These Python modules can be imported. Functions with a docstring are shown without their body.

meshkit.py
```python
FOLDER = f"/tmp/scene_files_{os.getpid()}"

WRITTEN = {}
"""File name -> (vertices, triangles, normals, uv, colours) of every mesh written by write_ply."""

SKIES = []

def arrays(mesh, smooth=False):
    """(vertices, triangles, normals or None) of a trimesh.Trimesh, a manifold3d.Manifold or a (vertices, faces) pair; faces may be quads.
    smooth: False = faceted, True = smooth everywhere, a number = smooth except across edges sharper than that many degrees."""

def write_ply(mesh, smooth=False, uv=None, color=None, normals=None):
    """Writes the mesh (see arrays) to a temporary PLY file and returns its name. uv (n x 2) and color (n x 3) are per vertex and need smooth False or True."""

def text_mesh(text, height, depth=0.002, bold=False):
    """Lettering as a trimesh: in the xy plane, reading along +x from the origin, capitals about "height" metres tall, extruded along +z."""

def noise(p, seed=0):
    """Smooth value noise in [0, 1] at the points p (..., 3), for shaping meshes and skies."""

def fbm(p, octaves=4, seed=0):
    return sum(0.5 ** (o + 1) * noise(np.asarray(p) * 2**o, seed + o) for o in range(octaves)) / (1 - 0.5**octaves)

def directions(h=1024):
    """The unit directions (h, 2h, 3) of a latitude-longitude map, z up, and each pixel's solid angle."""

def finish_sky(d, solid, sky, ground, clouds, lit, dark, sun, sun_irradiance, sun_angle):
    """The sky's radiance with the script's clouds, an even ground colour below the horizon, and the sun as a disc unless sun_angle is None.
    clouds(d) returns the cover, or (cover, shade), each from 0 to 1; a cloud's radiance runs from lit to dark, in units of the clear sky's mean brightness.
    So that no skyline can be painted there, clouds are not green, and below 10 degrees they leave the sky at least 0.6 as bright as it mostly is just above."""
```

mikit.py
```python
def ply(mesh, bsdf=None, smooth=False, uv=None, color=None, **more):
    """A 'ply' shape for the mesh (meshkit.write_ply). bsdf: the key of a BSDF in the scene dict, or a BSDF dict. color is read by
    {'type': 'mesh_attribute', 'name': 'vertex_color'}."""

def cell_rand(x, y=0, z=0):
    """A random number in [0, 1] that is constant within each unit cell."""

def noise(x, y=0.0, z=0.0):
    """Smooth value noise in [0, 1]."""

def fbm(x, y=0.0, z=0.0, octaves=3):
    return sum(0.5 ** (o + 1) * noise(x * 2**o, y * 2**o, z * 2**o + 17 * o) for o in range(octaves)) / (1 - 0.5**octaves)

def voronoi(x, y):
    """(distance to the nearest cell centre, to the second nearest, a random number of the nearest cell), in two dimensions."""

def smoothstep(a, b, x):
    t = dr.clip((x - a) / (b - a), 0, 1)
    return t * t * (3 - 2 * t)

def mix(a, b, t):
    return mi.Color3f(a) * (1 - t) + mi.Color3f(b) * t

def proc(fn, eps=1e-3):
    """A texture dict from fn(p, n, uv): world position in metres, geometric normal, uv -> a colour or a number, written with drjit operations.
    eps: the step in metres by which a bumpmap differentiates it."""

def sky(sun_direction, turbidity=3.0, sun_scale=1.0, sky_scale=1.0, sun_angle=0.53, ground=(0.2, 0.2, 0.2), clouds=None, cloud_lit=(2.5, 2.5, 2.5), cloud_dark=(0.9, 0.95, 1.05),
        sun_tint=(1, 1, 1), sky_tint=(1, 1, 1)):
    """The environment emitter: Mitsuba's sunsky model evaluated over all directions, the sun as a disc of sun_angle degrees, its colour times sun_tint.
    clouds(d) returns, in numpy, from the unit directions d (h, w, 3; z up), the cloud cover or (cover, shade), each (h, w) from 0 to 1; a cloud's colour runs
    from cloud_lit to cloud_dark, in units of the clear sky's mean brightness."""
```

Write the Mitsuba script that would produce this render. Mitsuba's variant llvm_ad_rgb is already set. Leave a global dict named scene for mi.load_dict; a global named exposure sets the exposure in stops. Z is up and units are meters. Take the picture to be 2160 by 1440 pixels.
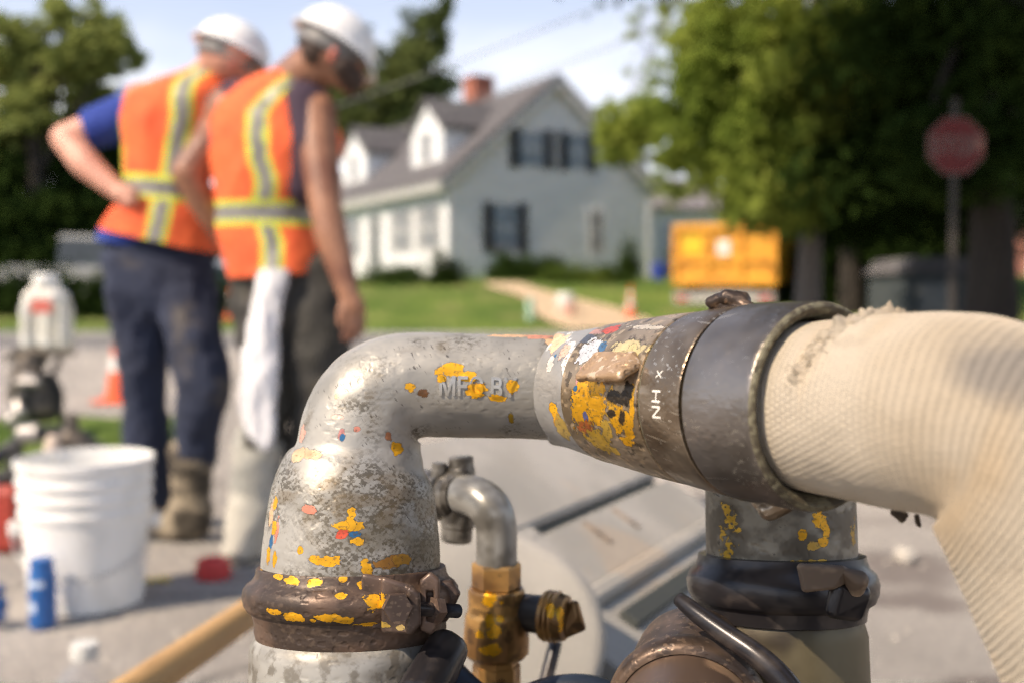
import math, random
import numpy as np, trimesh, manifold3d as m3
import mitsuba as mi, drjit as dr
import mikit, meshkit
from scipy.interpolate import PchipInterpolator, CubicSpline
from mikit import noise, fbm, smoothstep, mix, proc

T = mi.ScalarTransform4f
scene, labels = {}, {}
np.random.seed(7)
random.seed(7)

# ------------------------------------------------------------------ camera, sky, exposure
exposure = 1.92
FPX, CX, CY = 2300.0, 1080.0, 720.0            # focal length and centre in units of a 2160 px wide frame
CAM = np.array([0.0, 0.0, 0.77])
PITCH = math.atan(105 / 2300)
FWD = np.array([0, math.cos(PITCH), -math.sin(PITCH)])
UPV = np.array([0, math.sin(PITCH), math.cos(PITCH)])
scene['camera'] = {'type': 'thinlens', 'to_world': T().look_at(origin=CAM.tolist(), target=(CAM + FWD).tolist(), up=[0, 0, 1]),
                   'fov': 2 * math.degrees(math.atan(1080 / FPX)), 'fov_axis': 'x', 'aperture_radius': 0.0031, 'focus_distance': 0.477,
                   'near_clip': 0.02, 'far_clip': 2000.0}
SUN = np.array([-0.86, -0.60, 1.06])


def cloud_cover(d):
    z = np.maximum(d[..., 2:3], 0.08)
    q = np.concatenate([d[..., :1] / z * 0.55 + 3.1, d[..., 1:2] / z * 0.28 + d[..., :1] / z * 0.2, np.ones_like(z) * 0.3], -1)
    n = meshkit.fbm(q * 1.1, 5, 4)
    low = np.exp(-(np.maximum(d[..., 2], 0) / .36) ** 2)                     # thin summer haze thickens towards the horizon
    return np.clip(.66 * low + .65 * np.clip((n - 0.42) / 0.30, 0, 1) * (.40 + .60 * low), 0, 1), np.clip((meshkit.fbm(q * 1.7 + 9, 4, 2) - 0.45) * 1.6, 0, 1)


scene['sky'] = mikit.sky(SUN.tolist(), turbidity=3.0, clouds=cloud_cover, cloud_lit=(3.65, 3.6, 3.7), cloud_dark=(2.75, 2.85, 3.1), sun_tint=(.98, .99, 1.05), sky_tint=(.98, 1.04, 1.16), sun_scale=1.1, ground=(0.25, 0.23, 0.2))


def P(px, py, d):
    """The point at depth d (along the optical axis) seen at pixel (px, py) of the 2160 px frame."""
    return CAM + d * (FWD + np.array([1.0, 0, 0]) * (px - CX) / FPX + UPV * -(py - CY) / FPX)


def M(px, d):
    """Metres spanned by px pixels at depth d."""
    return px * d / FPX


# ------------------------------------------------------------------ scene helpers
def free(name):
    if name not in scene and not any(k.startswith(name + '__') for k in scene) and name not in labels:
        return name
    i = 1
    while f'{name}_{i:03d}' in scene or f'{name}_{i:03d}' in labels or any(k.startswith(f'{name}_{i:03d}__') for k in scene):
        i += 1
    return f'{name}_{i:03d}'


def thing(name, label, cat, group=None):
    key = free(name)
    labels[key] = {'label': label, 'category': cat}
    if group:
        labels[key]['group'] = group
    return key


def put(name, mesh, bsdf, parent=None, smooth=False, label=None, cat=None, kind=None, group=None, **kw):
    key = free((parent + '__' if parent else '') + name)
    scene[key] = mikit.ply(mesh, bsdf, smooth=smooth, **kw)
    e = {k: v for k, v in dict(label=label, category=cat, kind=kind, group=group).items() if v}
    if e:
        labels[key] = e
    return key


def unit(v):
    v = np.asarray(v, float)
    return v / np.linalg.norm(v)


def spline(pts, n, cols=None):
    pts = np.asarray(pts, float)
    s = np.r_[0, np.cumsum(np.linalg.norm(np.diff(pts[:, :3], axis=0), axis=1))]
    u = np.linspace(0, s[-1], n) if isinstance(n, int) else np.asarray(n(s[-1]))
    xyz = CubicSpline(s, pts[:, :3])(u)
    rest = PchipInterpolator(s, pts[:, 3:])(u) if pts.shape[1] > 3 else np.zeros((n, 0))
    return np.hstack([xyz, rest]), u


def frames(p, up=(0, 0, 1)):
    t = np.gradient(p, axis=0)
    t /= np.linalg.norm(t, axis=1, keepdims=True)
    a = np.cross(t[0], up)
    if np.linalg.norm(a) < 1e-3:
        a = np.cross(t[0], (0, 1, 0))
    A = [unit(a)]
    for i in range(1, len(p)):
        b = A[-1] - t[i] * (A[-1] @ t[i])
        A.append(unit(b))
    A = np.array(A)
    return t, A, np.cross(t, A)


def grid_faces(n, m, flip=False):
    i, j = np.meshgrid(np.arange(n - 1), np.arange(m - 1), indexing='ij')
    q = np.stack([i * m + j, (i + 1) * m + j, (i + 1) * m + j + 1, i * m + j + 1], -1).reshape(-1, 4)
    if flip:
        q = q[:, ::-1]
    return np.vstack([q[:, [0, 1, 2]], q[:, [0, 2, 3]]])


def tube_grid(p, r, m=48, up=(0, 0, 1)):
    """Swept tube with a seam: vertices (n*(m+1)), faces, uv = (length, girth) in metres, normals grid."""
    p, r = np.asarray(p, float), np.broadcast_to(np.asarray(r, float), (len(p),))
    t, A, B = frames(p, up)
    th = np.linspace(0, 2 * np.pi, m + 1) + np.pi
    nrm = np.cos(th)[None, :, None] * A[:, None] + np.sin(th)[None, :, None] * B[:, None]
    v = p[:, None] + r[:, None, None] * nrm
    s = np.r_[0, np.cumsum(np.linalg.norm(np.diff(p, axis=0), axis=1))]
    uv = np.stack(np.broadcast_arrays(s[:, None], (th * np.mean(r))[None]), -1)
    return v, nrm, uv, grid_faces(len(p), m + 1, True)


def tube(p, r, m=24, caps=True, up=(0, 0, 1)):
    """Swept closed tube (no seam) as a trimesh."""
    p = np.asarray(p, float)
    r = np.broadcast_to(np.asarray(r, float), (len(p),))
    t, A, B = frames(p, up)
    th = np.arange(m) * 2 * np.pi / m
    v = (p[:, None] + r[:, None, None] * (np.cos(th)[None, :, None] * A[:, None] + np.sin(th)[None, :, None] * B[:, None])).reshape(-1, 3)
    n = len(p)
    i, j = np.meshgrid(np.arange(n - 1), np.arange(m), indexing='ij')
    q = np.stack([i * m + j, i * m + (j + 1) % m, (i + 1) * m + (j + 1) % m, (i + 1) * m + j], -1).reshape(-1, 4)
    f = np.vstack([q[:, [0, 1, 2]], q[:, [0, 2, 3]]])
    if caps:
        v = np.vstack([v, p[:1], p[-1:]])
        k = np.arange(m)
        f = np.vstack([f, np.stack([np.full(m, n * m), (k + 1) % m, k], 1), np.stack([np.full(m, n * m + 1), (n - 1) * m + k, (n - 1) * m + (k + 1) % m], 1)])
    return trimesh.Trimesh(v, f, process=False)


def lathe(o, axis, prof, m=64, caps=True):
    """Profile [(h, r)] turned about the axis through o."""
    o, axis = np.asarray(o, float), unit(axis)
    prof = np.asarray(prof, float)
    a = np.cross(axis, (0, 0, 1) if abs(axis[2]) < .9 else (0, 1, 0))
    a = unit(a)
    b = np.cross(axis, a)
    th = np.arange(m) * 2 * np.pi / m
    v = (o + prof[:, :1, None] .reshape(-1, 1, 1) * axis + prof[:, 1].reshape(-1, 1, 1) * (np.cos(th)[None, :, None] * a + np.sin(th)[None, :, None] * b)).reshape(-1, 3)
    n = len(prof)
    i, j = np.meshgrid(np.arange(n - 1), np.arange(m), indexing='ij')
    q = np.stack([i * m + j, i * m + (j + 1) % m, (i + 1) * m + (j + 1) % m, (i + 1) * m + j], -1).reshape(-1, 4)
    f = np.vstack([q[:, [0, 1, 2]], q[:, [0, 2, 3]]])
    if caps:
        v = np.vstack([v, [o + prof[0, 0] * axis, o + prof[-1, 0] * axis]])
        k = np.arange(m)
        f = np.vstack([f, np.stack([np.full(m, n * m), (k + 1) % m, k], 1), np.stack([np.full(m, n * m + 1), (n - 1) * m + k, (n - 1) * m + (k + 1) % m], 1)])
    return trimesh.Trimesh(v, f, process=False)


def smooth_profile(pts, n):
    pts = np.asarray(pts, float)
    s = np.r_[0, np.cumsum(np.linalg.norm(np.diff(pts, axis=0), axis=1))]
    return PchipInterpolator(s, pts)(np.linspace(0, s[-1], n))


def tm(man):
    x = man.to_mesh()
    return trimesh.Trimesh(x.vert_properties[:, :3], x.tri_verts, process=False)


def hull(pts, seg=14):
    """Hull of spheres [(xyz, r)] as a Manifold."""
    return m3.Manifold.batch_hull([m3.Manifold.sphere(float(r), seg).translate([float(x) for x in p]) for p, r in pts])


def blend(mans, length=0.012, it=12):
    m = m3.Manifold.batch_boolean(mans, m3.OpType.Add)
    t = tm(m.refine_to_length(length))
    t = trimesh.Trimesh(t.vertices, t.faces)
    trimesh.smoothing.filter_taubin(t, lamb=.5, nu=.52, iterations=it)
    return t


def wrinkle(t, amp, freq, seed=0, stretch=(1, 1, 1)):
    n = t.vertex_normals
    t.vertices = t.vertices + n * (amp * 2 * (meshkit.fbm(t.vertices * freq * np.asarray(stretch), 3, seed) - .5))[:, None]
    return t


def box(lo, hi, bevel=0.0):
    lo, hi = np.minimum(lo, hi), np.maximum(lo, hi)
    if bevel:
        pts = []
        for ax in range(3):
            for s in np.ndindex(2, 2, 2):
                c = np.where(np.array(s) == 1, hi, lo)
                sg = np.where(np.array(s) == 1, -1, 1)
                off = sg * bevel
                off[ax] = 0
                pts.append(c + off)
        return trimesh.convex.convex_hull(np.array(pts))
    t = trimesh.creation.box(extents=np.asarray(hi) - np.asarray(lo))
    t.apply_translation((np.asarray(hi) + np.asarray(lo)) / 2)
    return t


def join(*ms):
    return trimesh.util.concatenate(list(ms))


def frame_matrix(o, x, y, z):
    m = np.eye(4)
    m[:3, 0], m[:3, 1], m[:3, 2], m[:3, 3] = x, y, z, o
    return m


def moved(t, m):
    t = t.copy()
    t.apply_transform(m)
    return t


def prism(poly, y0, y1):
    """Polygon [(x, z)] extruded from y0 to y1."""
    from shapely.geometry import Polygon
    t = trimesh.creation.extrude_polygon(Polygon(poly), y1 - y0, engine='earcut')
    v = t.vertices
    t.vertices = np.stack([v[:, 0], y1 - v[:, 2], v[:, 1]], 1)
    return t


def raycast(px, py, mesh):
    o = CAM
    d = unit(P(px, py, 1.0) - CAM)
    tri = mesh.triangles
    e1, e2 = tri[:, 1] - tri[:, 0], tri[:, 2] - tri[:, 0]
    h = np.cross(d, e2)
    a = (e1 * h).sum(1)
    a = np.where(np.abs(a) < 1e-14, 1e-14, a)
    s = o - tri[:, 0]
    u = (s * h).sum(1) / a
    q = np.cross(s, e1)
    v = (q @ d) / a
    t = (e2 * q).sum(1) / a
    ok = (u >= -1e-6) & (v >= -1e-6) & (u + v <= 1 + 1e-6) & (t > 1e-4)
    return None if not ok.any() else o + d * t[ok].min()


# ------------------------------------------------------------------ materials
def mat(key, color, rough=0.6, metal=0.0, bump=None, bump_scale=1.0, spec=0.5, rough_fn=None, two=True, **kw):
    col = proc(color) if callable(color) else {'type': 'rgb', 'value': list(color)}
    b = {'type': 'principled', 'base_color': col, 'roughness': proc(rough_fn) if rough_fn else rough, 'metallic': metal, 'specular': spec, **kw}
    if bump:
        b = {'type': 'bumpmap', 'nested': b, 'arbitrary': proc(bump[0], bump[1]), 'scale': bump_scale}
    scene[key] = {'type': 'twosided', 'nested': b} if two else b
    return key


def C(*v):
    return mi.Color3f(*v)


YEL, ORG, RED, BLU, WHT, PEACH, RUST = (.80, .40, .012), (.72, .22, .05), (.70, .10, .05), (.03, .14, .30), (.78, .76, .72), (.80, .52, .30), (.16, .075, .03)


def chips(col, p, spots, freq=620.0, ragged=1.15, rim=(.05, .042, .03)):
    """Flakes of old paint: spots [(centre, rx, rz, colour)] with ragged outlines and a dirty rim."""
    n = .55 * (fbm(p.x * freq, p.y * freq, p.z * freq, 3) - .5) + .75 * (fbm(p.x * freq * .36 + 5, p.y * freq * .36, p.z * freq * .36, 2) - .5)
    tone = fbm(p.x * 190 + 3, p.y * 190, p.z * 190, 3)
    crack = smoothstep(.60, .72, fbm(p.x * 900, p.y * 900, p.z * 900, 3))
    for c, rx, rz, color in spots:
        d = dr.sqrt(dr.square((p.x - float(c[0])) / rx) + dr.square((p.y - float(c[1])) / (1.6 * rx)) + dr.square((p.z - float(c[2])) / rz)) + n * ragged * 1.5
        col = mix(col, rim, .5 * (1 - smoothstep(1.0, 1.16, d)))
        paint = mix(mi.Color3f(color) * (.62 + .62 * tone), (.10, .07, .04), .55 * crack)
        col = mix(col, paint, 1 - smoothstep(.90, 1.0, d))
    return col
# ================================================================== FOREGROUND METALWORK
def speckle(p, f, lo, hi):
    return smoothstep(lo, hi, fbm(p.x * f, p.y * f, p.z * f, 3))


def worn_grey(p):
    big = fbm(p.x * 34 + 3, p.y * 34, p.z * 40, 3)
    col = mix((.415, .395, .35), (.29, .275, .24), smoothstep(.34, .72, big))
    fine = fbm(p.x * 700, p.y * 700, p.z * 700, 3)
    col = mix(col, (.20, .18, .14), .35 * smoothstep(.52, .72, fine) * smoothstep(.48, .66, fbm(p.x * 50 + 9, p.y * 50, p.z * 50, 3)))
    scr = noise(p.x * 1500 + p.z * 900, p.y * 300, p.z * 260 - p.x * 90)
    col = mix(col, (.05, .045, .04), .8 * smoothstep(.80, .90, scr) * smoothstep(.50, .60, fbm(p.x * 90 + 30, p.y * 90, p.z * 90, 2)))
    return col


def dark_brown_metal(p):
    big = fbm(p.x * 70, p.y * 70, p.z * 70, 3)
    col = mix((.15, .10, .068), (.055, .040, .032), smoothstep(.35, .65, big))
    return mix(col, (.22, .15, .10), .6 * smoothstep(.60, .75, fbm(p.x * 500, p.y * 500, p.z * 500, 2)))


# ---- discharge elbow: swelling lower bell, neck, tight bend, straight outlet
DE = 0.53
bell_pts = [(741, 1196, 187), (742, 1160, 186), (743, 1110, 181), (745, 1060, 175), (748, 1015, 166), (752, 982, 152), (756, 958, 138), (758, 938, 131),
            (763, 908, 129), (774, 878, 128), (796, 848, 127), (826, 826, 121), (862, 814, 115), (905, 811, 112), (1000, 813, 111), (1090, 815, 111), (1188, 818.5, 111)]
LEAN = .096                                            # the pipework leans a little away from the camera
dl = lambda y: DE + (1200 - y) / FPX * DE * LEAN
elbow_spine = [list(P(x, y, dl(max(y, 811)) )) + [M(r, DE)] for x, y, r in bell_pts]
es, eu = spline(elbow_spine, 220)
ev, en, euv, ef = tube_grid(es[:, :3], es[:, 3], 120)
ev = ev + en * (0.00035 * 2 * (meshkit.fbm(ev * 120, 3, 1) - .5))[..., None]
elbow_mesh = trimesh.Trimesh(ev.reshape(-1, 3), ef, process=False)


def spots(mesh, rows):
    out = []
    for px, py, rx, ry, c in rows:
        h = raycast(px, py, mesh)
        if h is not None:
            out.append((h, rx * DE / FPX, ry * DE / FPX, c))
    return out


elbow_spots = spots(elbow_mesh, [
    (952, 782, 26, 14, YEL), (988, 794, 22, 12, YEL), (1003, 822, 22, 17, YEL), (934, 798, 10, 8, YEL), (1052, 838, 19, 8, YEL), (1080, 815, 12, 15, YEL),
    (866, 816, 13, 8, YEL), (893, 827, 10, 9, RUST), (838, 948, 13, 13, YEL), (1078, 880, 7, 15, (.35, .22, .02)),
    (652, 955, 26, 10, PEACH), (628, 958, 18, 14, PEACH), (638, 915, 13, 15, (.74, .38, .28)), (720, 914, 7, 12, (.60, .26, .24)), (722, 922, 5, 7, BLU),
    (752, 905, 7, 6, (.72, .28, .20)), (710, 880, 12, 5, (.74, .44, .36)), (709, 835, 5, 6, PEACH), (819, 919, 7, 10, (.40, .17, .08)),
    (733, 1107, 27, 11, YEL), (741, 1092, 10, 20, YEL), (722, 1128, 12, 9, RED), (748, 1128, 12, 6, BLU), (756, 1140, 15, 8, YEL), (684, 1183, 32, 11, YEL),
    (652, 1075, 14, 8, (.66, .22, .14)), (633, 1160, 6, 7, YEL), (668, 992, 5, 11, PEACH),
    (573, 1080, 9, 42, PEACH), (580, 1062, 7, 16, YEL), (584, 1120, 6, 60, (.76, .28, .18)), (571, 1146, 7, 17, BLU), (578, 1110, 8, 14, YEL), (566, 1172, 7, 18, YEL), (579, 1176, 6, 16, YEL),
    (772, 1198, 12, 16, YEL), (820, 1188, 30, 12, (.34, .16, .03)), (850, 1182, 18, 11, (.40, .20, .02)),
    (1152, 850, 9, 12, YEL), (1160, 868, 12, 20, YEL), (1158, 720, 9, 18, PEACH), (1158, 770, 6, 24, WHT), (1090, 708, 60, 3, PEACH), (1140, 710, 30, 4, (.74, .34, .22))])


def elbow_color(p, n, uv):
    col = worn_grey(p)
    # grime gathered towards the foot of the bell and on its right flank
    low = smoothstep(.690, .640, p.z) * smoothstep(-.108, -.062, p.x)
    waist = smoothstep(.030, .0, dr.abs(p.z - .664 - .012 * fbm(p.x * 40, p.y * 40, 0, 2)))
    g = smoothstep(.42, .64, fbm(p.x * 44 + 5, p.y * 44, p.z * 44 + 2, 4) + .30 * low + .16 * waist - .06)
    sp = .7 * fbm(p.x * 820, p.y * 820, p.z * 820 + 7, 3) + .3 * fbm(p.x * 300, p.y * 300, p.z * 300 + 7, 2)
    col = mix(col, (.075, .060, .036), .80 * g * smoothstep(.42, .62, sp))
    col = mix(col, (.16, .11, .05), .5 * g * smoothstep(.52, .7, fbm(p.x * 120, p.y * 120, p.z * 120, 2)))
    col = mix(col, (.13, .105, .062), .75 * low * smoothstep(.3, .6, fbm(p.x * 80, p.y * 80, p.z * 80 + 4, 3)))
    return chips(col, p, elbow_spots)


def elbow_rough(p, n, uv):
    return .40 + .14 * fbm(p.x * 150, p.y * 150, p.z * 150, 2)


def cast_bump(p, n, uv):
    a = fbm(p.x * 170, p.y * 170, p.z * 170, 4)
    pit = smoothstep(.62, .78, noise(p.x * 420 + 3, p.y * 420, p.z * 420))
    return a - .6 * pit


mat('elbow_metal', elbow_color, metal=.40, rough_fn=elbow_rough, bump=(cast_bump, 4e-4), bump_scale=.00017)
mat('brown_iron', lambda p, n, uv: dark_brown_metal(p), rough=.42, metal=.55, bump=(cast_bump, 4e-4), bump_scale=.00028)
mat('black_iron', lambda p, n, uv: mix((.022, .02, .022), (.06, .05, .045), smoothstep(.45, .7, fbm(p.x * 90, p.y * 90, p.z * 90, 3))), rough=.30, metal=.25)

elbow = thing('discharge_elbow', 'grey weathered cast elbow pipe with flaking yellow and orange paint and raised letters', 'pipe elbow')
put('elbow_body', elbow_mesh, 'elbow_metal', elbow, smooth=True)


def wrap(text, height, depth, bold, centre, along, toward, axis_o, radius, rot90=False, squash=1.0):
    """Letters bent onto a pipe: 'along' is the pipe's axis, 'toward' the radial direction of the letters' middle."""
    t = meshkit.text_mesh(text, height, depth, bold)
    t = t.subdivide_to_size(height * .3)
    v = np.array(t.vertices)
    lo, hi = v.min(0), v.max(0)
    v[:, :2] -= (lo[:2] + hi[:2]) / 2
    if rot90:
        v[:, :2] = np.stack([-v[:, 1], v[:, 0]], 1)
    along, toward = unit(along), unit(np.asarray(toward) - unit(along) * (np.asarray(toward) @ unit(along)))
    side = np.cross(toward, along)
    if side[2] < 0:
        side = -side
    phi = v[:, 1] * squash / radius
    r = radius + v[:, 2]
    s0 = (np.asarray(centre) - axis_o) @ along
    out = axis_o + (s0 + v[:, :1] * 1.0) * along + r[:, None] * (np.cos(phi)[:, None] * toward + np.sin(phi)[:, None] * side)
    return trimesh.Trimesh(out, t.faces, process=False)


o1, o2 = P(905, 811, dl(811)), P(1188, 818.5, dl(811))
mid = P(1014, 819, dl(811))
lt = wrap('MFG BY', M(37, DE), .0014, True, mid, o2 - o1, CAM - mid + np.array([0, 0, -.004]), o1, M(110.5, DE) - .0003)
scale_w = M(158, DE) / np.ptp(lt.vertices @ unit(o2 - o1))
c0 = (lt.vertices @ unit(o2 - o1)).mean()
lt.vertices = lt.vertices + ((lt.vertices @ unit(o2 - o1)) - c0)[:, None] * (scale_w - 1) * unit(o2 - o1)
mat('letter_metal', lambda p, n, uv: chips(mix((.54, .52, .475), (.33, .31, .27), fbm(p.x * 300, p.y * 300, p.z * 300, 2)), p, elbow_spots[2:6]), rough=.32, metal=.6)
put('raised_lettering', lt, 'letter_metal', elbow, label='raised cast letters MFG BY with yellow paint caught in them')

# ---- hose coupling: axis turns towards the camera
A0, A1 = P(1290, 828, .5054), P(1737, 857, .400)
AX = unit(A1 - A0)
LT = np.linalg.norm(A1 - A0)
adapter_spine = [list(P(x, y, d)) + [r] for x, y, d, r in [(1130, 817, .5386, .0250), (1150, 817.6, .5386, .0250), (1161, 818.0, .5386, .0254), (1166, 818.3, .5385, .0268), (1176, 818.9, .5381, .0278), (1198, 820.3, .5360, .0282), (1222, 822, .5308, .0287), (1245, 824, .5235, .0294),
                 (1268, 826, .5147, .0302), (1290, 828, .5054, .0309)]] + [list(A0 + AX * .008) + [.0317]]
ap, _ = spline(adapter_spine, 120)
av, an, auv, af = tube_grid(ap[:, :3], ap[:, 3], 96)
adapter_mesh = trimesh.Trimesh(av.reshape(-1, 3), af, process=False)
body_prof = smooth_profile([(.002, .0300), (.004, .0318), (.012, .0324), (.026, .0337), (.042, .0351), (.054, .0359), (.0612, .0362), (.0622, .0355), (.0622, .0330)], 40)
body_mesh = lathe(A0, AX, body_prof, 128, False)
swivel_prof = [(.0632, .0335), (.0632, .0356), (.0640, .0364), (.070, .0370), (.080, .0377), (.0872, .0381), (.0884, .0375), (.0884, .0340)]
swivel_mesh = lathe(A0, AX, swivel_prof, 128, False)
collar_prof = [(.0906, .0340), (.0906, .0376), (.0914, .0384), (.0930, .0387), (.106, .0388), (.1222, .0388), (.1248, .0386), (.1256, .0381)]
collar_mesh = lathe(A0, AX, collar_prof, 128, False)
lip_mesh = lathe(A0, AX, [(.1254, .0383), (.1263, .0376), (.1267, .0366), (.1260, .0350), (.1240, .0334), (.1205, .0322), (.112, .0316)], 128, False)

hc_spots_a = [(1178, 722, 22, 30, PEACH), (1195, 765, 14, 30, (.74, .66, .58)), (1170, 752, 5, 6, BLU), (1232, 712, 26, 16, (.13, .14, .16)), (1250, 700, 30, 5, (.62, .33, .25)), (1290, 694, 20, 10, RED), (1245, 740, 26, 32, WHT),
              (1270, 732, 9, 16, (.10, .22, .36)), (1222, 800, 10, 36, (.74, .36, .30)), (1240, 815, 24, 55, YEL), (1228, 862, 30, 48, YEL), (1260, 855, 20, 40, YEL), (1213, 818, 5, 6, BLU), (1235, 880, 6, 9, (.14, .14, .3)), (1238, 905, 22, 16, (.50, .14, .03)),
              (1168, 716, 24, 22, PEACH), (1160, 766, 12, 20, (.62, .56, .50)), (1188, 742, 14, 30, (.72, .42, .30)), (1166, 862, 10, 14, YEL), (1176, 890, 14, 20, YEL), (1190, 915, 16, 14, (.42, .26, .05)), (1196, 850, 5, 14, YEL), (1172, 878, 12, 24, YEL), (1192, 865, 5, 14, YEL), (1188, 905, 20, 26, (.45, .30, .06)), (1260, 930, 34, 28, (.55, .34, .03))]
adapter_spots = spots(adapter_mesh, [r for r in hc_spots_a if r[0] < 1203])
body_spots = spots(body_mesh, [r for r in hc_spots_a if r[0] >= 1203] + [(1330, 735, 40, 14, (.76, .60, .30)), (1335, 745, 16, 12, (.78, .62, .28)), (1370, 690, 50, 4, (.7, .6, .45)), (1290, 860, 10, 42, (.66, .36, .03)), (1305, 885, 18, 30, YEL), (1325, 905, 14, 34, YEL), (1332, 850, 6, 40, YEL), (1318, 930, 14, 10, YEL),
                               (1280, 905, 12, 34, (.62, .40, .06)), (1305, 836, 26, 13, (.03, .022, .015)), (1322, 830, 12, 22, (.03, .022, .015)), (1290, 870, 10, 8, (.05, .035, .02)), (1312, 880, 7, 14, (.06, .04, .02)), (1296, 950, 8, 16, (.65, .42, .05))])  # near-black spots paint the shadow under the lug
seam = P(1203, 826, .49)


def adapter_color(p, n, uv):
    col = mix((.33, .325, .31), (.21, .20, .185), fbm(p.x * 60, p.y * 60, p.z * 60, 3))
    col = mix(col, (.60, .58, .54), smoothstep(.60, .66, fbm(p.x * 110 + 4, p.y * 110, p.z * 110, 3)) * smoothstep(.725, .74, p.z))
    return chips(col, p, adapter_spots)


def tan_metal(p):
    col = mix((.34, .265, .185), (.20, .145, .085), smoothstep(.35, .65, fbm(p.x * 60, p.y * 60, p.z * 60, 3)))
    col = mix(col, (.60, .45, .28), .6 * smoothstep(.55, .7, fbm(p.x * 300, p.y * 300, p.z * 300, 2)))
    return mix(col, (.045, .035, .025), .7 * smoothstep(.60, .72, fbm(p.x * 240 + 8, p.y * 240, p.z * 240, 3)))


def body_color(p, n, uv):
    return chips(tan_metal(p), p, body_spots)


def dust(p, k):
    return smoothstep(.66 - k, .78 - k, fbm(p.x * 620, p.y * 620, p.z * 620, 3)) * smoothstep(.45, .62, fbm(p.x * 50 + 2, p.y * 50, p.z * 50, 3))


def swivel_color(p, n, uv):
    v = smoothstep(.35, .65, fbm(p.x * 45 + 7, p.y * 45, p.z * 45, 3))
    col = mix((.33, .265, .195), (.19, .14, .095), v)
    sc = smoothstep(.82, .90, noise(p.x * 200 + p.z * 900, p.y * 200 - p.z * 500, p.z * 240))
    col = mix(col, (.58, .52, .42), .55 * sc)
    return mix(col, (.66, .60, .50), .8 * dust(p, 0.0))


def collar_color(p, n, uv):
    v = smoothstep(.3, .65, fbm(p.x * 38 + 17, p.y * 38, p.z * 38, 3))
    col = mix((.26, .235, .215), (.15, .13, .11), v)
    sc = smoothstep(.84, .92, noise(p.x * 240 - p.z * 800, p.y * 200 + p.z * 400, p.z * 200))
    col = mix(col, (.5, .46, .4), .5 * sc)
    low = smoothstep(.735, .690, p.z)
    return mix(col, (.58, .54, .45), .8 * dust(p, .02) * (.25 + .75 * low) + .5 * dust(p, .10) * low)


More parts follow.
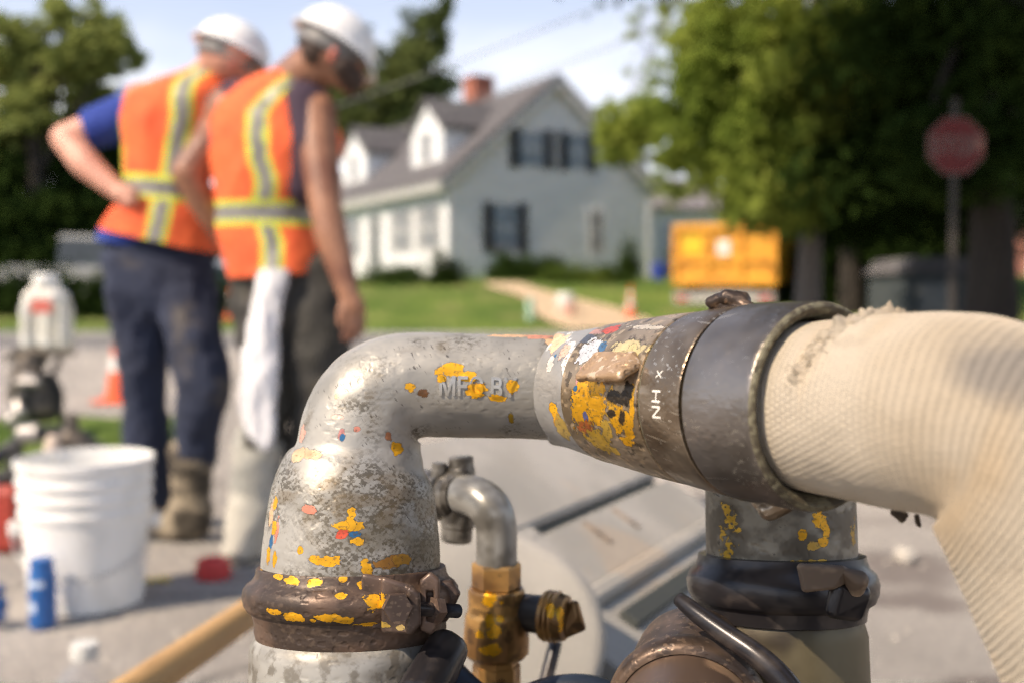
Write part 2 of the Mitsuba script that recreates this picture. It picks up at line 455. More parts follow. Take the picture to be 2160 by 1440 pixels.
mat('adapter_paint', adapter_color, rough=.38, metal=.12, bump=(cast_bump, 4e-4), bump_scale=.00028)
mat('tan_bronze', body_color, rough=.36, metal=.55, bump=(cast_bump, 4e-4), bump_scale=.00028)
mat('swivel_bronze', swivel_color, rough_fn=lambda p, n, uv: .22 + .20 * fbm(p.x * 170, p.y * 170, p.z * 170, 2), metal=.8, bump=(lambda p, n, uv: fbm(p.x * 500, p.y * 500, p.z * 500, 2), 3e-4), bump_scale=.0003)
mat('collar_steel', collar_color, rough_fn=lambda p, n, uv: .22 + .22 * fbm(p.x * 150 + 3, p.y * 150, p.z * 150, 2), metal=.8, bump=(lambda p, n, uv: fbm(p.x * 420, p.y * 420, p.z * 420, 2), 3e-4), bump_scale=.0003)
mat('olive_rim', lambda p, n, uv: mix((.20, .18, .115), (.085, .07, .045), smoothstep(.35, .65, fbm(p.x * 400, p.y * 250, p.z * 400, 3))), rough=.65, metal=.15, bump=(cast_bump, 4e-4), bump_scale=.0006)
mat('groove_grime', lambda p, n, uv: mix((.05, .045, .03), (.16, .15, .10), fbm(p.x * 300, p.y * 300, p.z * 300, 2)), rough=.8)
mat('scratch_white', (.74, .70, .62), rough=.7)

coup = thing('hose_coupling', 'bronze fire hose coupling in three ringed sections with yellow paint on its left end', 'hose coupling')
put('adapter', adapter_mesh, 'adapter_paint', coup, smooth=True, label='painted adapter end patched in white, yellow, orange and blue')
put('body', body_mesh, 'tan_bronze', coup, smooth=30, label='tan bronze tapered body')
put('swivel_ring', swivel_mesh, 'swivel_bronze', coup, smooth=30)
put('collar', collar_mesh, 'collar_steel', coup, smooth=30, label='dark polished collar with dusty scratches')
put('collar_rim', lip_mesh, 'olive_rim', coup, smooth=30)
put('inner_sleeve', lathe(A0, AX, [(.058, .0343), (.122, .0343)], 96, False), 'groove_grime', coup, smooth=True)
rim_dirt = lathe(A0, AX, smooth_profile([(.0620, .0349), (.0627, .0357), (.0634, .0351)], 8), 128, False)
put('gasket', rim_dirt, 'groove_grime', coup, smooth=True)


def on_axis(s):
    return A0 + AX * s


toC = unit((CAM - on_axis(.06)) - AX * ((CAM - on_axis(.06)) @ AX))
upA = np.cross(toC, AX)
upA = upA if upA[2] > 0 else -upA


def ring_pt(s, ang, r):
    """A point r from the axis at distance s, ang degrees up from the side that faces the camera."""
    a = math.radians(ang)
    return on_axis(s) + r * (math.cos(a) * toC + math.sin(a) * upA)


# rocker lugs: one on top (two lobes), one below, one seen face on above a painted shadow
top = m3.Manifold.batch_boolean([hull([(ring_pt(.0680, 88, .0352), .0036), (ring_pt(.0880, 90, .0362), .0026), (ring_pt(.0705, 86, .0385), .0034), (ring_pt(.0790, 88, .0388), .0036)], 20),
                                 hull([(ring_pt(.0695, 82, .0398), .0028), (ring_pt(.0735, 84, .0412), .0026), (ring_pt(.0700, 92, .0392), .0028)], 20),
                                 hull([(ring_pt(.0765, 84, .0416), .0032), (ring_pt(.0785, 94, .0412), .0032), (ring_pt(.0815, 89, .0392), .0032)], 20)], m3.OpType.Add)
tl = tm(top.refine_to_length(.0010))
tl = trimesh.Trimesh(tl.vertices, tl.faces)
trimesh.smoothing.filter_taubin(tl, iterations=3)
put('rocker_lug', wrinkle(tl, .0005, 350, 3), 'brown_iron', coup, smooth=True, label='worn rocker lug standing on the top of the swivel')
bl = tm(hull([(ring_pt(.096, -92, .0375), .004), (ring_pt(.108, -92, .0375), .004), (ring_pt(.102, -90, .0405), .0045)]).refine_to_length(.0015))
put('rocker_lug', wrinkle(trimesh.Trimesh(bl.vertices, bl.faces), .0006, 300, 5), 'swivel_bronze', coup, smooth=True)


def off_body(px, py, h):
    q = raycast(px, py, body_mesh)
    return q + h * unit((q - A0) - AX * ((q - A0) @ AX))


side = tm(hull([(off_body(1262, 752, .0005), .0020), (off_body(1336, 752, .0005), .0020), (off_body(1252, 800, .0070), .0022), (off_body(1336, 800, .0070), .0022), (off_body(1250, 790, .0045), .0022), (off_body(1340, 788, .0045), .0022),
                (off_body(1256, 772, .0005), .002), (off_body(1344, 772, .0005), .002)]).refine_to_length(.0012))
side = trimesh.Trimesh(side.vertices, side.faces)
trimesh.smoothing.filter_taubin(side, iterations=6)
mat('lug_bronze', lambda p, n, uv: mix(mix((.50, .33, .19), (.30, .19, .10), fbm(p.x * 150, p.y * 150, p.z * 150, 3)), (.7, .56, .4), .7 * smoothstep(.6, .7, fbm(p.x * 330 + 5, p.y * 330, p.z * 330, 2))), rough=.4, metal=.35, bump=(cast_bump, 4e-4), bump_scale=.001)
put('lug_shelf', wrinkle(side, .0006, 260, 9), 'lug_bronze', coup, smooth=True, label='protruding bronze lug with shade painted dark under it')
nh = wrap('NH', .0048, .0002, False, on_axis(.0755), AX, ring_pt(0, -5, 1) - on_axis(0), A0, .0374, rot90=True, squash=1.25)
put('stamped_letters', nh, 'scratch_white', coup, label='small pale stamped letters NH')
xx = wrap('X', .0032, .0002, False, on_axis(.0755), AX, ring_pt(0, 13, 1) - on_axis(0), A0, .0374, rot90=True, squash=1.2)
put('stamped_mark', xx, 'scratch_white', coup)

# ---- fire hose
hose_pts = [on_axis(s) for s in (.106, .120, .133, .146, .158)] + [P(2030, 880, .3520), P(2130, 922, .343), P(2222, 1030, .337), P(2298, 1185, .334), P(2370, 1370, .331), P(2420, 1540, .330), P(2450, 1750, .33), P(2490, 2050, .33)]
hose_r = [.0312, .0314, .0320, .0325, .0330, .0338, .0358, .0382, .0378, .0366, .0350, .0335, .0331]
far = hose_pts[-1] + np.array([.03, .02, -.12])
hose_all = [list(p) + [r] for p, r in zip(hose_pts, hose_r)] + [list(far) + [.0337], [far[0] + .10, far[1] + .10, .06, .0337], [far[0] + .5, far[1] + .4, .036, .034], [far[0] + 1.6, far[1] + .7, .036, .034]]
hp, hu = spline(hose_all, lambda L: np.r_[np.linspace(0, .09, 270, False), np.linspace(.09, .40, 260, False), np.linspace(.40, L, 60)])
hv, hn, huv, hf = tube_grid(hp[:, :3], hp[:, 3], 260)
q = hv0 = hv
rel = (q - A0)
s_ = rel @ AX
ang = np.degrees(np.arctan2((rel - s_[..., None] * AX) @ upA, (rel - s_[..., None] * AX) @ toC))
disp = .0009 * 2 * (meshkit.fbm(q * 55, 3, 3) - .5)
# torn, rolled fold of the jacket running from the collar up over the top of the hose
line = .1395 + np.clip((ang - 12) / 85, 0, 1.2) * .0140
fold = np.exp(-((s_ - line) / .0022) ** 2) * np.clip((ang - 12) / 10, 0, 1) * np.clip((118 - ang) / 20, 0, 1) * (s_ < .2)
rough_n = meshkit.fbm(q * 420, 3, 11)
disp += fold * (.0008 + .0062 * np.clip(rough_n - .32, 0, 1) * 1.6)
groove_ = np.exp(-((s_ - line + .0034) / .0011) ** 2) * np.clip((ang - 25) / 10, 0, 1) * np.clip((120 - ang) / 20, 0, 1) * (s_ < .2)
disp -= .0024 * groove_
blob = np.exp(-((s_ - .1392) / .0042) ** 2 - ((ang - 16) / 7) ** 2) * (s_ < .2)
disp += blob * .0045 * (meshkit.fbm(q * 520, 3, 5) - .28)
hv = hv + hn * disp[..., None]
huv = np.array(huv)
huv[..., 0] = .5 * huv[..., 0] + .5 * np.concatenate([np.zeros((1, hv.shape[1])), np.cumsum(np.linalg.norm(np.diff(hv0, axis=0), axis=2), axis=0)])      # yarn is not stretched by the bend
hose_mesh = trimesh.Trimesh(hv.reshape(-1, 3), hf, process=False)
HL = hu[-1]


DARK_SPOT = [float(x) for x in P(2140, 778, .318)]  # centre of a darker grey patch on the hose


def hose_color(p, n, uv):
    big = fbm(uv.x * 22, uv.y * 14, .3, 4)
    col = mix((.43, .375, .295), (.335, .28, .205), smoothstep(.36, .70, big))
    st = fbm(uv.x * 60 + 7, uv.y * 26 + 2, .7, 3)
    col = mix(col, (.50, .33, .15), .28 * smoothstep(.50, .80, st))
    col = mix(col, (.30, .25, .19), .5 * smoothstep(.66, .78, fbm(uv.x * 90 + 3, uv.y * 60, 1.3, 3)))
    col = mix(col, (.16, .15, .14), .75 * (1 - smoothstep(.4, 1.25, dr.sqrt(dr.square(p.x - DARK_SPOT[0]) + dr.square(p.y - DARK_SPOT[1]) + dr.square((p.z - DARK_SPOT[2]) * 1.6)) / .020 + .5 * fbm(p.x * 90, p.y * 90, p.z * 90, 2) - .25)))
    return mix(col * .64, col * 1.05, smoothstep(.10, .80, hose_weave(p, n, uv)))


def hose_weave(p, n, uv):
    row = uv.x / .0026 + .55 * fbm(uv.x * 45, uv.y * 60, 3, 2)
    r0 = dr.floor(row)
    odd = r0 - 2 * dr.floor(r0 / 2)
    a = dr.abs(dr.sin(row * math.pi))
    b = dr.abs(dr.sin((uv.y / .0026 + .5 * odd) * math.pi))
    coarse = 1 - smoothstep(.045, .080, uv.x)
    return dr.sqrt(a + .001) * (mix_f(.75, .30, coarse) + mix_f(.25, .70, coarse) * dr.sqrt(b + .001)) + .25 * fbm(uv.x * 1200, uv.y * 1200, 0, 2)


def mix_f(a, b, t):
    return a * (1 - t) + b * t


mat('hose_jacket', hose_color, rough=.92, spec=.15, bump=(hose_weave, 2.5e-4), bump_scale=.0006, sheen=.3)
hose = thing('fire_hose', 'thick beige woven fire hose leaving the coupling and bending down at right', 'fire hose')
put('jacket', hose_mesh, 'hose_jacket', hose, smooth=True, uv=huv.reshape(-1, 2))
rng = np.random.default_rng(5)
fz = []
for k in range(150):
    a_ = rng.uniform(14, 112)
    ss = .1395 + np.clip((a_ - 12) / 85, 0, 1.2) * .0140 + rng.normal(0, .0022)
    p0 = ring_pt(ss, a_, .0324)
    d0 = unit(ring_pt(0, a_, 1) - on_axis(0) + rng.normal(0, .8, 3))
    L = rng.uniform(.0012, .0045)
    pts = np.array([p0, p0 + d0 * L * .5, p0 + unit(d0 + rng.normal(0, .6, 3)) * L])
    fz.append(tube(pts, [.00011, .00009, .00004], 4, False))
for k in range(26):                                   # rolled crumbs of rubber and yarn in the fold
    a_ = rng.uniform(12, 108)
    ss = .1390 + np.clip((a_ - 12) / 85, 0, 1.2) * .0140 + rng.normal(0, .0012)
    c = trimesh.creation.icosphere(2, rng.uniform(.0007, .0017))
    c.vertices *= rng.uniform(.6, 1.5, 3)
    c.vertices += ring_pt(ss, a_, .0328)
    fz.append(wrinkle(c, .0006, 900, k))
put('frayed_yarn', join(*fz), 'hose_jacket', hose, kind='stuff', label='frayed yarn along a torn fold of the jacket')
mat('mud_and_shade', lambda p, n, uv: mix((.05, .035, .022), (.10, .075, .05), fbm(p.x * 400, p.y * 400, p.z * 400, 2)), rough=.75)
for (x0, y0, x1, y1, rr) in [(1888, 1086, 1903, 1092, .0017), (1903, 1086, 1910, 1086, .0012), (1934, 1096, 1938, 1106, .0010)]:
    d_ = .392
    cr = tm(hull([(P(x0, y0 - 6, d_), rr), (P(x1, y1, d_), rr * .9)]).refine_to_length(.0009))
    put('mud_crumb', wrinkle(cr, .0005, 700, int(x0)), 'mud_and_shade', hose, smooth=True)

# ---- clamp under the elbow, and the standpipe it joins
VA = P(742, 1240, DE)
vup = unit(UPV + LEAN * FWD)


def hy(y):
    """Height above VA of pixel row y on the elbow's vertical axis."""
    return (VA - P(742, y, DE)) @ vup * -1


clamp_prof = [(y, r) for y, r in [(1338, 180), (1337, 196), (1322, 200), (1312, 199), (1296, 203), (1284, 207), (1279, 215), (1268, 222), (1250, 226), (1236, 224), (1226, 217), (1218, 206), (1208, 200), (1196, 198), (1193, 196), (1193, 180)]]
band = lathe(VA, vup, [(hy(y), M(r, DE)) for y, r in clamp_prof], 128, False)
clamp_spots = []
for px, py, rx, ry in [(585, 1215, 18, 6), (617, 1224, 22, 8), (668, 1227, 26, 9), (722, 1222, 12, 10), (716, 1256, 14, 7), (764, 1232, 14, 12), (786, 1270, 28, 20), (580, 1290, 26, 8), (620, 1302, 34, 12), (690, 1303, 30, 10), (725, 1308, 22, 9), (775, 1315, 26, 8), (556, 1200, 9, 9), (660, 1308, 10, 5), (815, 1240, 20, 8)]:
    h = raycast(px, py, band)
    if h is not None:
        clamp_spots.append((h, M(rx * .8, DE), M(ry * .8, DE), YEL))


def clamp_color(p, n, uv):
    col = mix((.135, .085, .058), (.06, .042, .032), smoothstep(.35, .65, fbm(p.x * 60, p.y * 60, p.z * 60, 3)))
    col = mix(col, (.26, .18, .12), .22 * smoothstep(.50, .75, fbm(p.x * 420, p.y * 420, p.z * 420, 3)))
    return chips(col, p, clamp_spots)


mat('clamp_iron', clamp_color, rough=.46, metal=.35, bump=(cast_bump, 4e-4), bump_scale=.0004)
clamp = thing('pipe_clamp', 'rusty brown ring clamp with yellow flakes and a bolt under the grey elbow', 'pipe clamp')
put('band', band, 'clamp_iron', clamp, smooth=35)
DF = .480


def plate(pts, d, t, r=.0016, ref=.0025):
    m = hull([(P(x, y, d), r) for x, y in pts] + [(P(x, y, d + t), r) for x, y in pts])
    return tm(m)


lug_spots = [(P(x, y, DF), M(rx, DF), M(ry, DF), c) for x, y, rx, ry, c in [(800, 1262, 16, 16, YEL), (868, 1258, 9, 8, YEL), (872, 1300, 7, 18, YEL), (806, 1316, 16, 7, (.5, .33, .06)), (846, 1322, 12, 6, (.62, .44, .16)), (838, 1282, 9, 12, (.62, .34, .16)), (842, 1268, 7, 6, YEL), (902, 1226, 8, 10, YEL)]]
mat('lug_iron', lambda p, n, uv: chips(mix(mix((.15, .10, .075), (.07, .048, .038), smoothstep(.35, .65, fbm(p.x * 70, p.y * 70, p.z * 70, 3))), (.24, .17, .12), .4 * smoothstep(.55, .75, fbm(p.x * 600, p.y * 600, p.z * 600, 2))), p, lug_spots), rough=.4, metal=.4)


def solid(pts, length=.0016, it=3):
    t = tm(pts.refine_to_length(length) if hasattr(pts, 'refine_to_length') else pts)
    t = trimesh.Trimesh(t.vertices, t.faces)
    trimesh.smoothing.filter_taubin(t, iterations=it)
    return t


def plate_m(pts, d, t, r=.0016):
    return hull([(P(x, y, d), r) for x, y in pts] + [(P(x, y, d + t), r) for x, y in pts], 18)


# cast ear: a flat tongue running out of the band, with a turned-up edge on the bolt side
earA = m3.Manifold.batch_boolean([plate_m([(770, 1216), (822, 1226), (822, 1318), (770, 1318)], DF + .006, .012), plate_m([(812, 1224), (866, 1240), (872, 1256), (872, 1314), (860, 1328), (812, 1326)], DF + .001, .010),
                                  plate_m([(866, 1244), (878, 1254), (880, 1312), (866, 1328)], DF - .003, .034, .0018)], m3.OpType.Add)
put('lug', solid(earA), 'lug_iron', clamp, smooth=True)
earB = m3.Manifold.batch_boolean([plate_m([(894, 1226), (908, 1214), (920, 1224), (920, 1304), (908, 1328), (894, 1322)], DF + .010, .022, .0018), plate_m([(916, 1236), (948, 1232), (960, 1250), (936, 1300), (916, 1300)], DF + .034, .03, .0025)], m3.OpType.Add)
earB = earB - plate_m([(903, 1250), (911, 1250), (911, 1302), (903, 1302)], DF - .004, .016, .0008)
put('lug', solid(earB), 'lug_iron', clamp, smooth=True)
bolt_o = P(846, 1281, DF - .004)
bdir = unit(P(965, 1287, DF + .022) - P(838, 1280, DF - .004))
hexv = unit(np.array([.30, -.93, .12]))
head = lathe(P(838, 1280, DF - .009), -hexv, [(-.002, .0064), (.0020, .0066), (.0034, .0060), (.0038, .004)], 6)
put('bolt_head', head, 'lug_iron', clamp, smooth=False)
bolt_prof = []
for k in range(14):
    bolt_prof += [(.0245 + k * .00075, .0026), (.0249 + k * .00075, .0032)]
put('bolt_shank', lathe(bolt_o, bdir, [(0, .0032), (.0245, .0032)] + bolt_prof + [(.0356, .0022)], 24), 'black_iron', clamp, smooth=25)
put('nut', lathe(bolt_o, bdir, [(.0175, .0062), (.0225, .0062)], 6), 'lug_iron', clamp)

stand = thing('standpipe', 'grey dusty vertical standpipe below the left ring clamp', 'pipe')
sp_prof = [(y, r) for y, r in [(1330, 190), (1345, 203), (1356, 208), (1375, 209), (1440, 210), (1600, 212), (2200, 215)]]
sp = [(hy(y), M(r, DE)) for y, r in sp_prof]
base = -(VA @ vup) - .0
sp = sp[:-1] + [(.425 - VA[2], M(213, DE))]
sp_mesh = lathe(VA, vup, sorted(smooth_profile(sp, 60).tolist()), 96, False)
mat('standpipe_metal', lambda p, n, uv: mix(mix((.40, .385, .345), (.24, .225, .195), smoothstep(.35, .65, fbm(p.x * 40, p.y * 40, p.z * 60, 3))), (.11, .09, .062), .65 * smoothstep(.46, .66, fbm(p.x * 230, p.y * 230, p.z * 160, 4))), metal=.3, rough=.48, bump=(cast_bump, 4e-4), bump_scale=.00026)
put('pipe', sp_mesh, 'standpipe_metal', stand, smooth=True)
put('foot_flange', lathe([VA[0], VA[1], .43], (0, 0, 1), [(.0, .075), (.028, .075), (.030, .072), (.036, .051)], 64), 'standpipe_metal', stand, smooth=30)
lever = thing('clamp_lever', 'black rubber covered lever beside the standpipe under the clamp bolt', 'lever')
put('grip', tm(hull([(P(935, 1365, .50), .0085), (P(950, 1372, .50), .0080), (P(880, 1470, .47), .0105), (P(850, 1560, .46), .011)])), 'black_iron', lever, smooth=40)

# ---- small brass valve behind
DV = .640
V = lambda x, y, d=DV: P(x, y, d)
mat('pewter', lambda p, n, uv: mix((.34, .33, .30), (.17, .16, .14), smoothstep(.35, .65, fbm(p.x * 70, p.y * 70, p.z * 70, 3))), rough=.33, metal=.45)
brass_spots = [(P(x, y, DV - .017), M(rx, DV), M(ry, DV), YEL) for x, y, rx, ry in [(1032, 1266, 17, 13), (1058, 1272, 9, 8), (1033, 1312, 11, 16), (1042, 1332, 15, 14), (1052, 1306, 9, 7), (1036, 1372, 20, 12), (1012, 1372, 7, 6), (1092, 1278, 10, 6), (1012, 1340, 10, 9), (1010, 1262, 8, 7)]]
brass_spots += [(P(x, y, DV - .020), M(rx, DV), M(ry, DV), YEL) for x, y, rx, ry in [(1160, 1288, 9, 26), (1182, 1300, 8, 28), (1200, 1304, 6, 16)]]


def brass_color(p, n, uv):
    col = mix((.46, .26, .085), (.22, .115, .04), smoothstep(.35, .65, fbm(p.x * 60, p.y * 60, p.z * 60, 3)))
    return chips(mix(col, (.06, .035, .02), .6 * smoothstep(.55, .7, fbm(p.x * 140, p.y * 140, p.z * 140, 3))), p, brass_spots)


mat('worn_brass', brass_color, rough=.30, metal=.55)
mat('dirty_black', (.03, .024, .02), rough=.4)
mat('fitting_grey', lambda p, n, uv: mix((.20, .185, .16), (.06, .052, .042), smoothstep(.38, .62, fbm(p.x * 110, p.y * 110, p.z * 110, 3))), rough=.32, metal=.5)
valve = thing('drain_valve', 'small valve with grey pipe elbow over a brass body flaked with yellow', 'valve')
ve, _ = spline([list(V(x, y, d)) + [M(r, DV)] for x, y, d, r in [(975, 1042, DV + .016, 43), (995, 1045, DV + .010, 44), (1018, 1056, DV + .004, 45), (1036, 1076, DV, 45), (1046, 1105, DV, 44), (1048, 1140, DV, 43), (1048, 1190, DV, 44)]], 50)
put('elbow', tube(ve[:, :3], ve[:, 3], 40), 'pewter', valve, smooth=True, label='shiny grey quarter bend')
hx = unit(V(1010, 1046, DV + .006) - V(930, 1036, DV + .035))
put('cross_fitting', lathe(V(925, 1038, DV + .036), hx, [(-.03, .0135), (.002, .0135), (.003, .0165), (.0085, .0165), (.009, .0175), (.014, .0175), (.0145, .0155), (.021, .0150), (.024, .0125)], 40), 'fitting_grey', valve, smooth=30)
for (x0, y0, x1, y1, r) in [(975, 1020, 972, 962, 30), (968, 1070, 962, 1142, 37), (925, 1010, 927, 975, 18)]:
    o = V(x0, y0, DV + .022)
    ax = V(x1, y1, DV + .022) - o
    L = np.linalg.norm(ax)
    put('plug', lathe(o, ax, [(0, M(r, DV)), (L * .55, M(r, DV)), (L * .6, M(r * .92, DV)), (L * .95, M(r * .92, DV)), (L, M(r * .8, DV))], 28), 'fitting_grey', valve, smooth=30)
vz = lambda y: V(1046, 1185).dot([0, 0, 1]) - V(1046, y)[2]
vo = V(1047, 1185)
put('hex_nut', lathe(vo, (0, 0, -1), [(0, M(40, DV)), (0.0, M(50, DV)), (vz(1192), M(52, DV)), (vz(1236), M(52, DV)), (vz(1240), M(46, DV))], 6), 'worn_brass', valve)
put('valve_body', lathe(vo, (0, 0, -1), [(vz(1238), M(40, DV)), (vz(1239), M(56, DV)), (vz(1246), M(60, DV)), (vz(1282), M(60, DV)), (vz(1290), M(62, DV)), (vz(1297), M(66, DV)), (vz(1350), M(70, DV)), (vz(1376), M(69, DV)), (vz(1386), M(60, DV)), (vz(1387), M(40, DV))], 48), 'worn_brass', valve, smooth=30)
put('lower_stub', lathe(vo, (0, 0, -1), [(vz(1380), M(46, DV)), (vz(1402), M(48, DV)), (vz(1403), M(51, DV)), (vz(1900), M(51, DV)), (vo[2] - .005, M(51, DV))], 8), 'worn_brass', valve)
kx = unit(V(1220, 1306, DV - .012) - V(1110, 1290, DV))
ko = V(1105, 1290, DV)
kp = [(0, .0105), (.012, .0110), (.0125, .0140), (.0150, .0150), (.0158, .0140), (.0180, .0150), (.0188, .0140), (.0210, .0150), (.0218, .0138), (.0262, .0130), (.0275, .010)]
put('knob_stem', lathe(ko, kx, [(-.01, .0105), (.0125, .0112), (.0126, .0132)], 32), 'dirty_black', valve, smooth=30)
put('ribbed_knob', lathe(ko, kx, kp[2:], 32), 'worn_brass', valve, smooth=30, label='ribbed brass knob with yellow paint')
put('knob_tab', tm(hull([(V(1188, 1334, DV - .01), .0035), (V(1228, 1322, DV - .012), .0022), (V(1216, 1300, DV - .012), .0022), (V(1212, 1276, DV - .01), .003)])), 'worn_brass', valve, smooth=40)
rod = thing('thin_rod', 'thin dark metal rod leaning below the brass knob', 'rod')
put('rod', tube(np.array([V(1172, 1352, .72), V(1130, 1520, .70), V(1100, 1650, .69)]), .0045, 12), 'black_iron', rod, smooth=True)
labels[rod]['category'] = 'rod'
btube = thing('black_tube', 'dark blue-black rubber tube crossing the bottom edge near the valve', 'tube')
bt, _ = spline([list(P(x, y, d)) for x, y, d in [(860, 1350, .60), (930, 1405, .585), (985, 1462, .575), (1055, 1500, .57), (1130, 1476, .565), (1205, 1460, .56), (1275, 1472, .56), (1325, 1530, .56), (1350, 1680, .56)]], 60)
mat('navy_rubber', (.018, .026, .042), rough=.4)
put('tube', tube(bt, .0095, 20), 'navy_rubber', btube, smooth=True)

# ---- unseen pump body added below to darken pipe undersides; carries both standpipes
pb = m3.Manifold.batch_boolean([hull([((x, y, z), .03) for x in (-.42, .52) for y in (.33, .66) for z in (.30, .43)], 16), hull([((x, y, z), .03) for x in (-.30, .40) for y in (.36, .60) for z in (.10, .32)], 16)], m3.OpType.Add)
mat('added_pump_black', lambda p, n, uv: mix((.05, .042, .034), (.10, .08, .055), smoothstep(.4, .7, fbm(p.x * 20, p.y * 20, p.z * 20, 3))), rough=.5, metal=.2)
put('added_pump_body', solid(pb, .02, 2), 'added_pump_black', stand, smooth=40)
put('added_pump_foot', join(*[box([x - .03, y - .03, .003], [x + .03, y + .03, .10]) for x in (-.25, .35) for y in (.40, .56)]), 'added_pump_black', stand, kind='stuff')

# ---- second standpipe at right with its own clamp, lever and low elbow
DR = .535
rp = thing('standpipe', 'grey standpipe with yellow flakes under the coupling, black clamp round it', 'pipe')
RA = P(1648, 1200, DR)
hr = lambda y: (RA - P(1648, y, DR)) @ vup * -1
rpipe = lathe(RA, vup, [(hr(1215), M(156, DR)), (hr(1090), M(156, DR)), (hr(1000), M(155, DR)), (hr(985), M(120, DR))], 80)
rs = [(P(x, y, DR - M(150, DR) * .95), M(rx, DR), M(ry, DR), c) for x, y, rx, ry, c in [(1732, 1090, 16, 20, YEL), (1744, 1120, 10, 22, YEL), (1690, 1125, 10, 14, YEL), (1712, 1150, 18, 9, (.5, .3, .05)), (1700, 1185, 50, 8, (.62, .38, .05)), (1740, 1140, 12, 10, YEL)]]
rs += [(P(1528, 1110, DR - M(100, DR)), M(24, DR), M(70, DR), (.60, .36, .03)), (P(1512, 1085, DR - M(80, DR)), M(8, DR), M(90, DR), (.30, .14, .08)), (P(1788, 1120, DR - M(70, DR)), M(14, DR), M(40, DR), (.42, .26, .04)), (P(1550, 1160, DR - M(120, DR)), M(10, DR), M(40, DR), (.35, .15, .07))]


def rpipe_color(p, n, uv):
    return chips(mix(worn_grey(p) * mi.Color3f(.66, .62, .54), (.075, .06, .04), .75 * smoothstep(.42, .62, fbm(p.x * 95, p.y * 95, p.z * 95, 4))), p, rs)


mat('right_pipe_metal', rpipe_color, metal=.35, rough=.42, bump=(cast_bump, 4e-4), bump_scale=.00026)
put('pipe', rpipe, 'right_pipe_metal', rp, smooth=30)
mat('dark_olive_metal', lambda p, n, uv: mix((.125, .105, .06), (.045, .035, .022), smoothstep(.35, .65, fbm(p.x * 45, p.y * 45, p.z * 45, 3))), rough=.42, metal=.3)
lowp = lathe(RA, vup, [(hr(1290), M(150, DR)), (hr(1300), M(164, DR)), (hr(1330), M(172, DR)), (hr(1500), M(174, DR)), (.43 - RA[2], M(174, DR))][::-1], 80)
put('lower_pipe', lowp, 'dark_olive_metal', rp, smooth=30)
c2 = thing('pipe_clamp', 'black ring clamp with a bolt end coloured tan for sunlight, round the right hand standpipe', 'pipe clamp')
cp2 = [(1300, 150), (1298, 170), (1282, 172), (1270, 176), (1262, 188), (1244, 196), (1222, 198), (1204, 192), (1194, 180), (1178, 174), (1168, 172), (1166, 150)]
put('band', lathe(RA, vup, [(hr(y), M(r, DR)) for y, r in cp2], 100, False), 'black_iron', c2, smooth=35)
mat('dusty_sunlit_iron', lambda p, n, uv: mix((.34, .25, .17), (.14, .10, .07), smoothstep(.35, .6, fbm(p.x * 120, p.y * 120, p.z * 120, 3))), rough=.6, metal=.2)  # on the right clamp this tan stands in for sunlight
DC = DR - .080
put('lug', tm(hull([(P(1690, 1196, DC), .0018), (P(1775, 1200, DC), .0018), (P(1800, 1212, DC + .006), .0018), (P(1755, 1232, DC), .002), (P(1700, 1238, DC), .002), (P(1740, 1215, DC + .02), .003)])), 'dusty_sunlit_iron', c2, smooth=40)
put('bolt', tm(hull([(P(1780, 1204, DC), .0016), (P(1812, 1222, DC), .0040), (P(1806, 1240, DC + .004), .0036)])), 'dusty_sunlit_iron', c2, smooth=40)
put('lug', tm(hull([(P(1770, 1240, DC + .006), .004), (P(1812, 1252, DC + .010), .005), (P(1800, 1285, DC + .012), .005), (P(1760, 1284, DC + .006), .004)])), 'black_iron', c2, smooth=40)
l2 = thing('clamp_lever', 'long dark clamp lever slanting down across the right hand standpipe', 'lever')
lp, _ = spline([list(P(x, y, d)) + [r] for x, y, d, r in [(1432, 1262, .470, .0030), (1470, 1292, .462, .0040), (1540, 1342, .450, .0044), (1610, 1392, .440, .0048), (1660, 1445, .435, .0052), (1710, 1560, .435, .0055)]], 40)
put('bar', tube(lp[:, :3], lp[:, 3], 20), 'black_iron', l2, smooth=True)
le = thing('outlet_elbow', 'dark curved outlet with a rolled rim at the bottom edge beside the lever', 'pipe elbow')
ring_c = P(1452, 1500, .468)
mat('outlet_brown', lambda p, n, uv: mix((.11, .075, .055), (.30, .20, .13), smoothstep(.5, .65, fbm(p.x * 70, p.y * 70, p.z * 70, 3))), rough=.35, metal=.4)
rv = unit(np.array([-.20, -.92, -.10]))
put('rim', lathe(ring_c, rv, smooth_profile([(-.050, .0270), (-.030, .0290), (-.010, .0300), (-.005, .0315), (-.003, .0338), (.002, .0352), (.007, .0345), (.0095, .0325), (.010, .0305)], 40), 90, False), 'brown_iron', le, smooth=35)
put('barrel', lathe(ring_c, rv, smooth_profile([(.0085, .0302), (.0095, .0300), (.020, .0296), (.034, .0292), (.046, .0284), (.050, .0270), (.051, .010), (.0512, .0005)], 40), 90, False), 'outlet_brown', le, smooth=40)
# ================================================================== GROUND, ROAD, LAWN
def lawn_h(x, y):
    x, y = np.asarray(x, float), np.asarray(y, float)
    t = np.clip((y - 17.5) / 13.4, 0, 1)
    far = np.clip((y - 31) / 60, 0, 1)
    return .12 + 1.02 * t ** 1.15 + 1.2 * far + .05 * np.sin(x * .5 + y * .3) * t


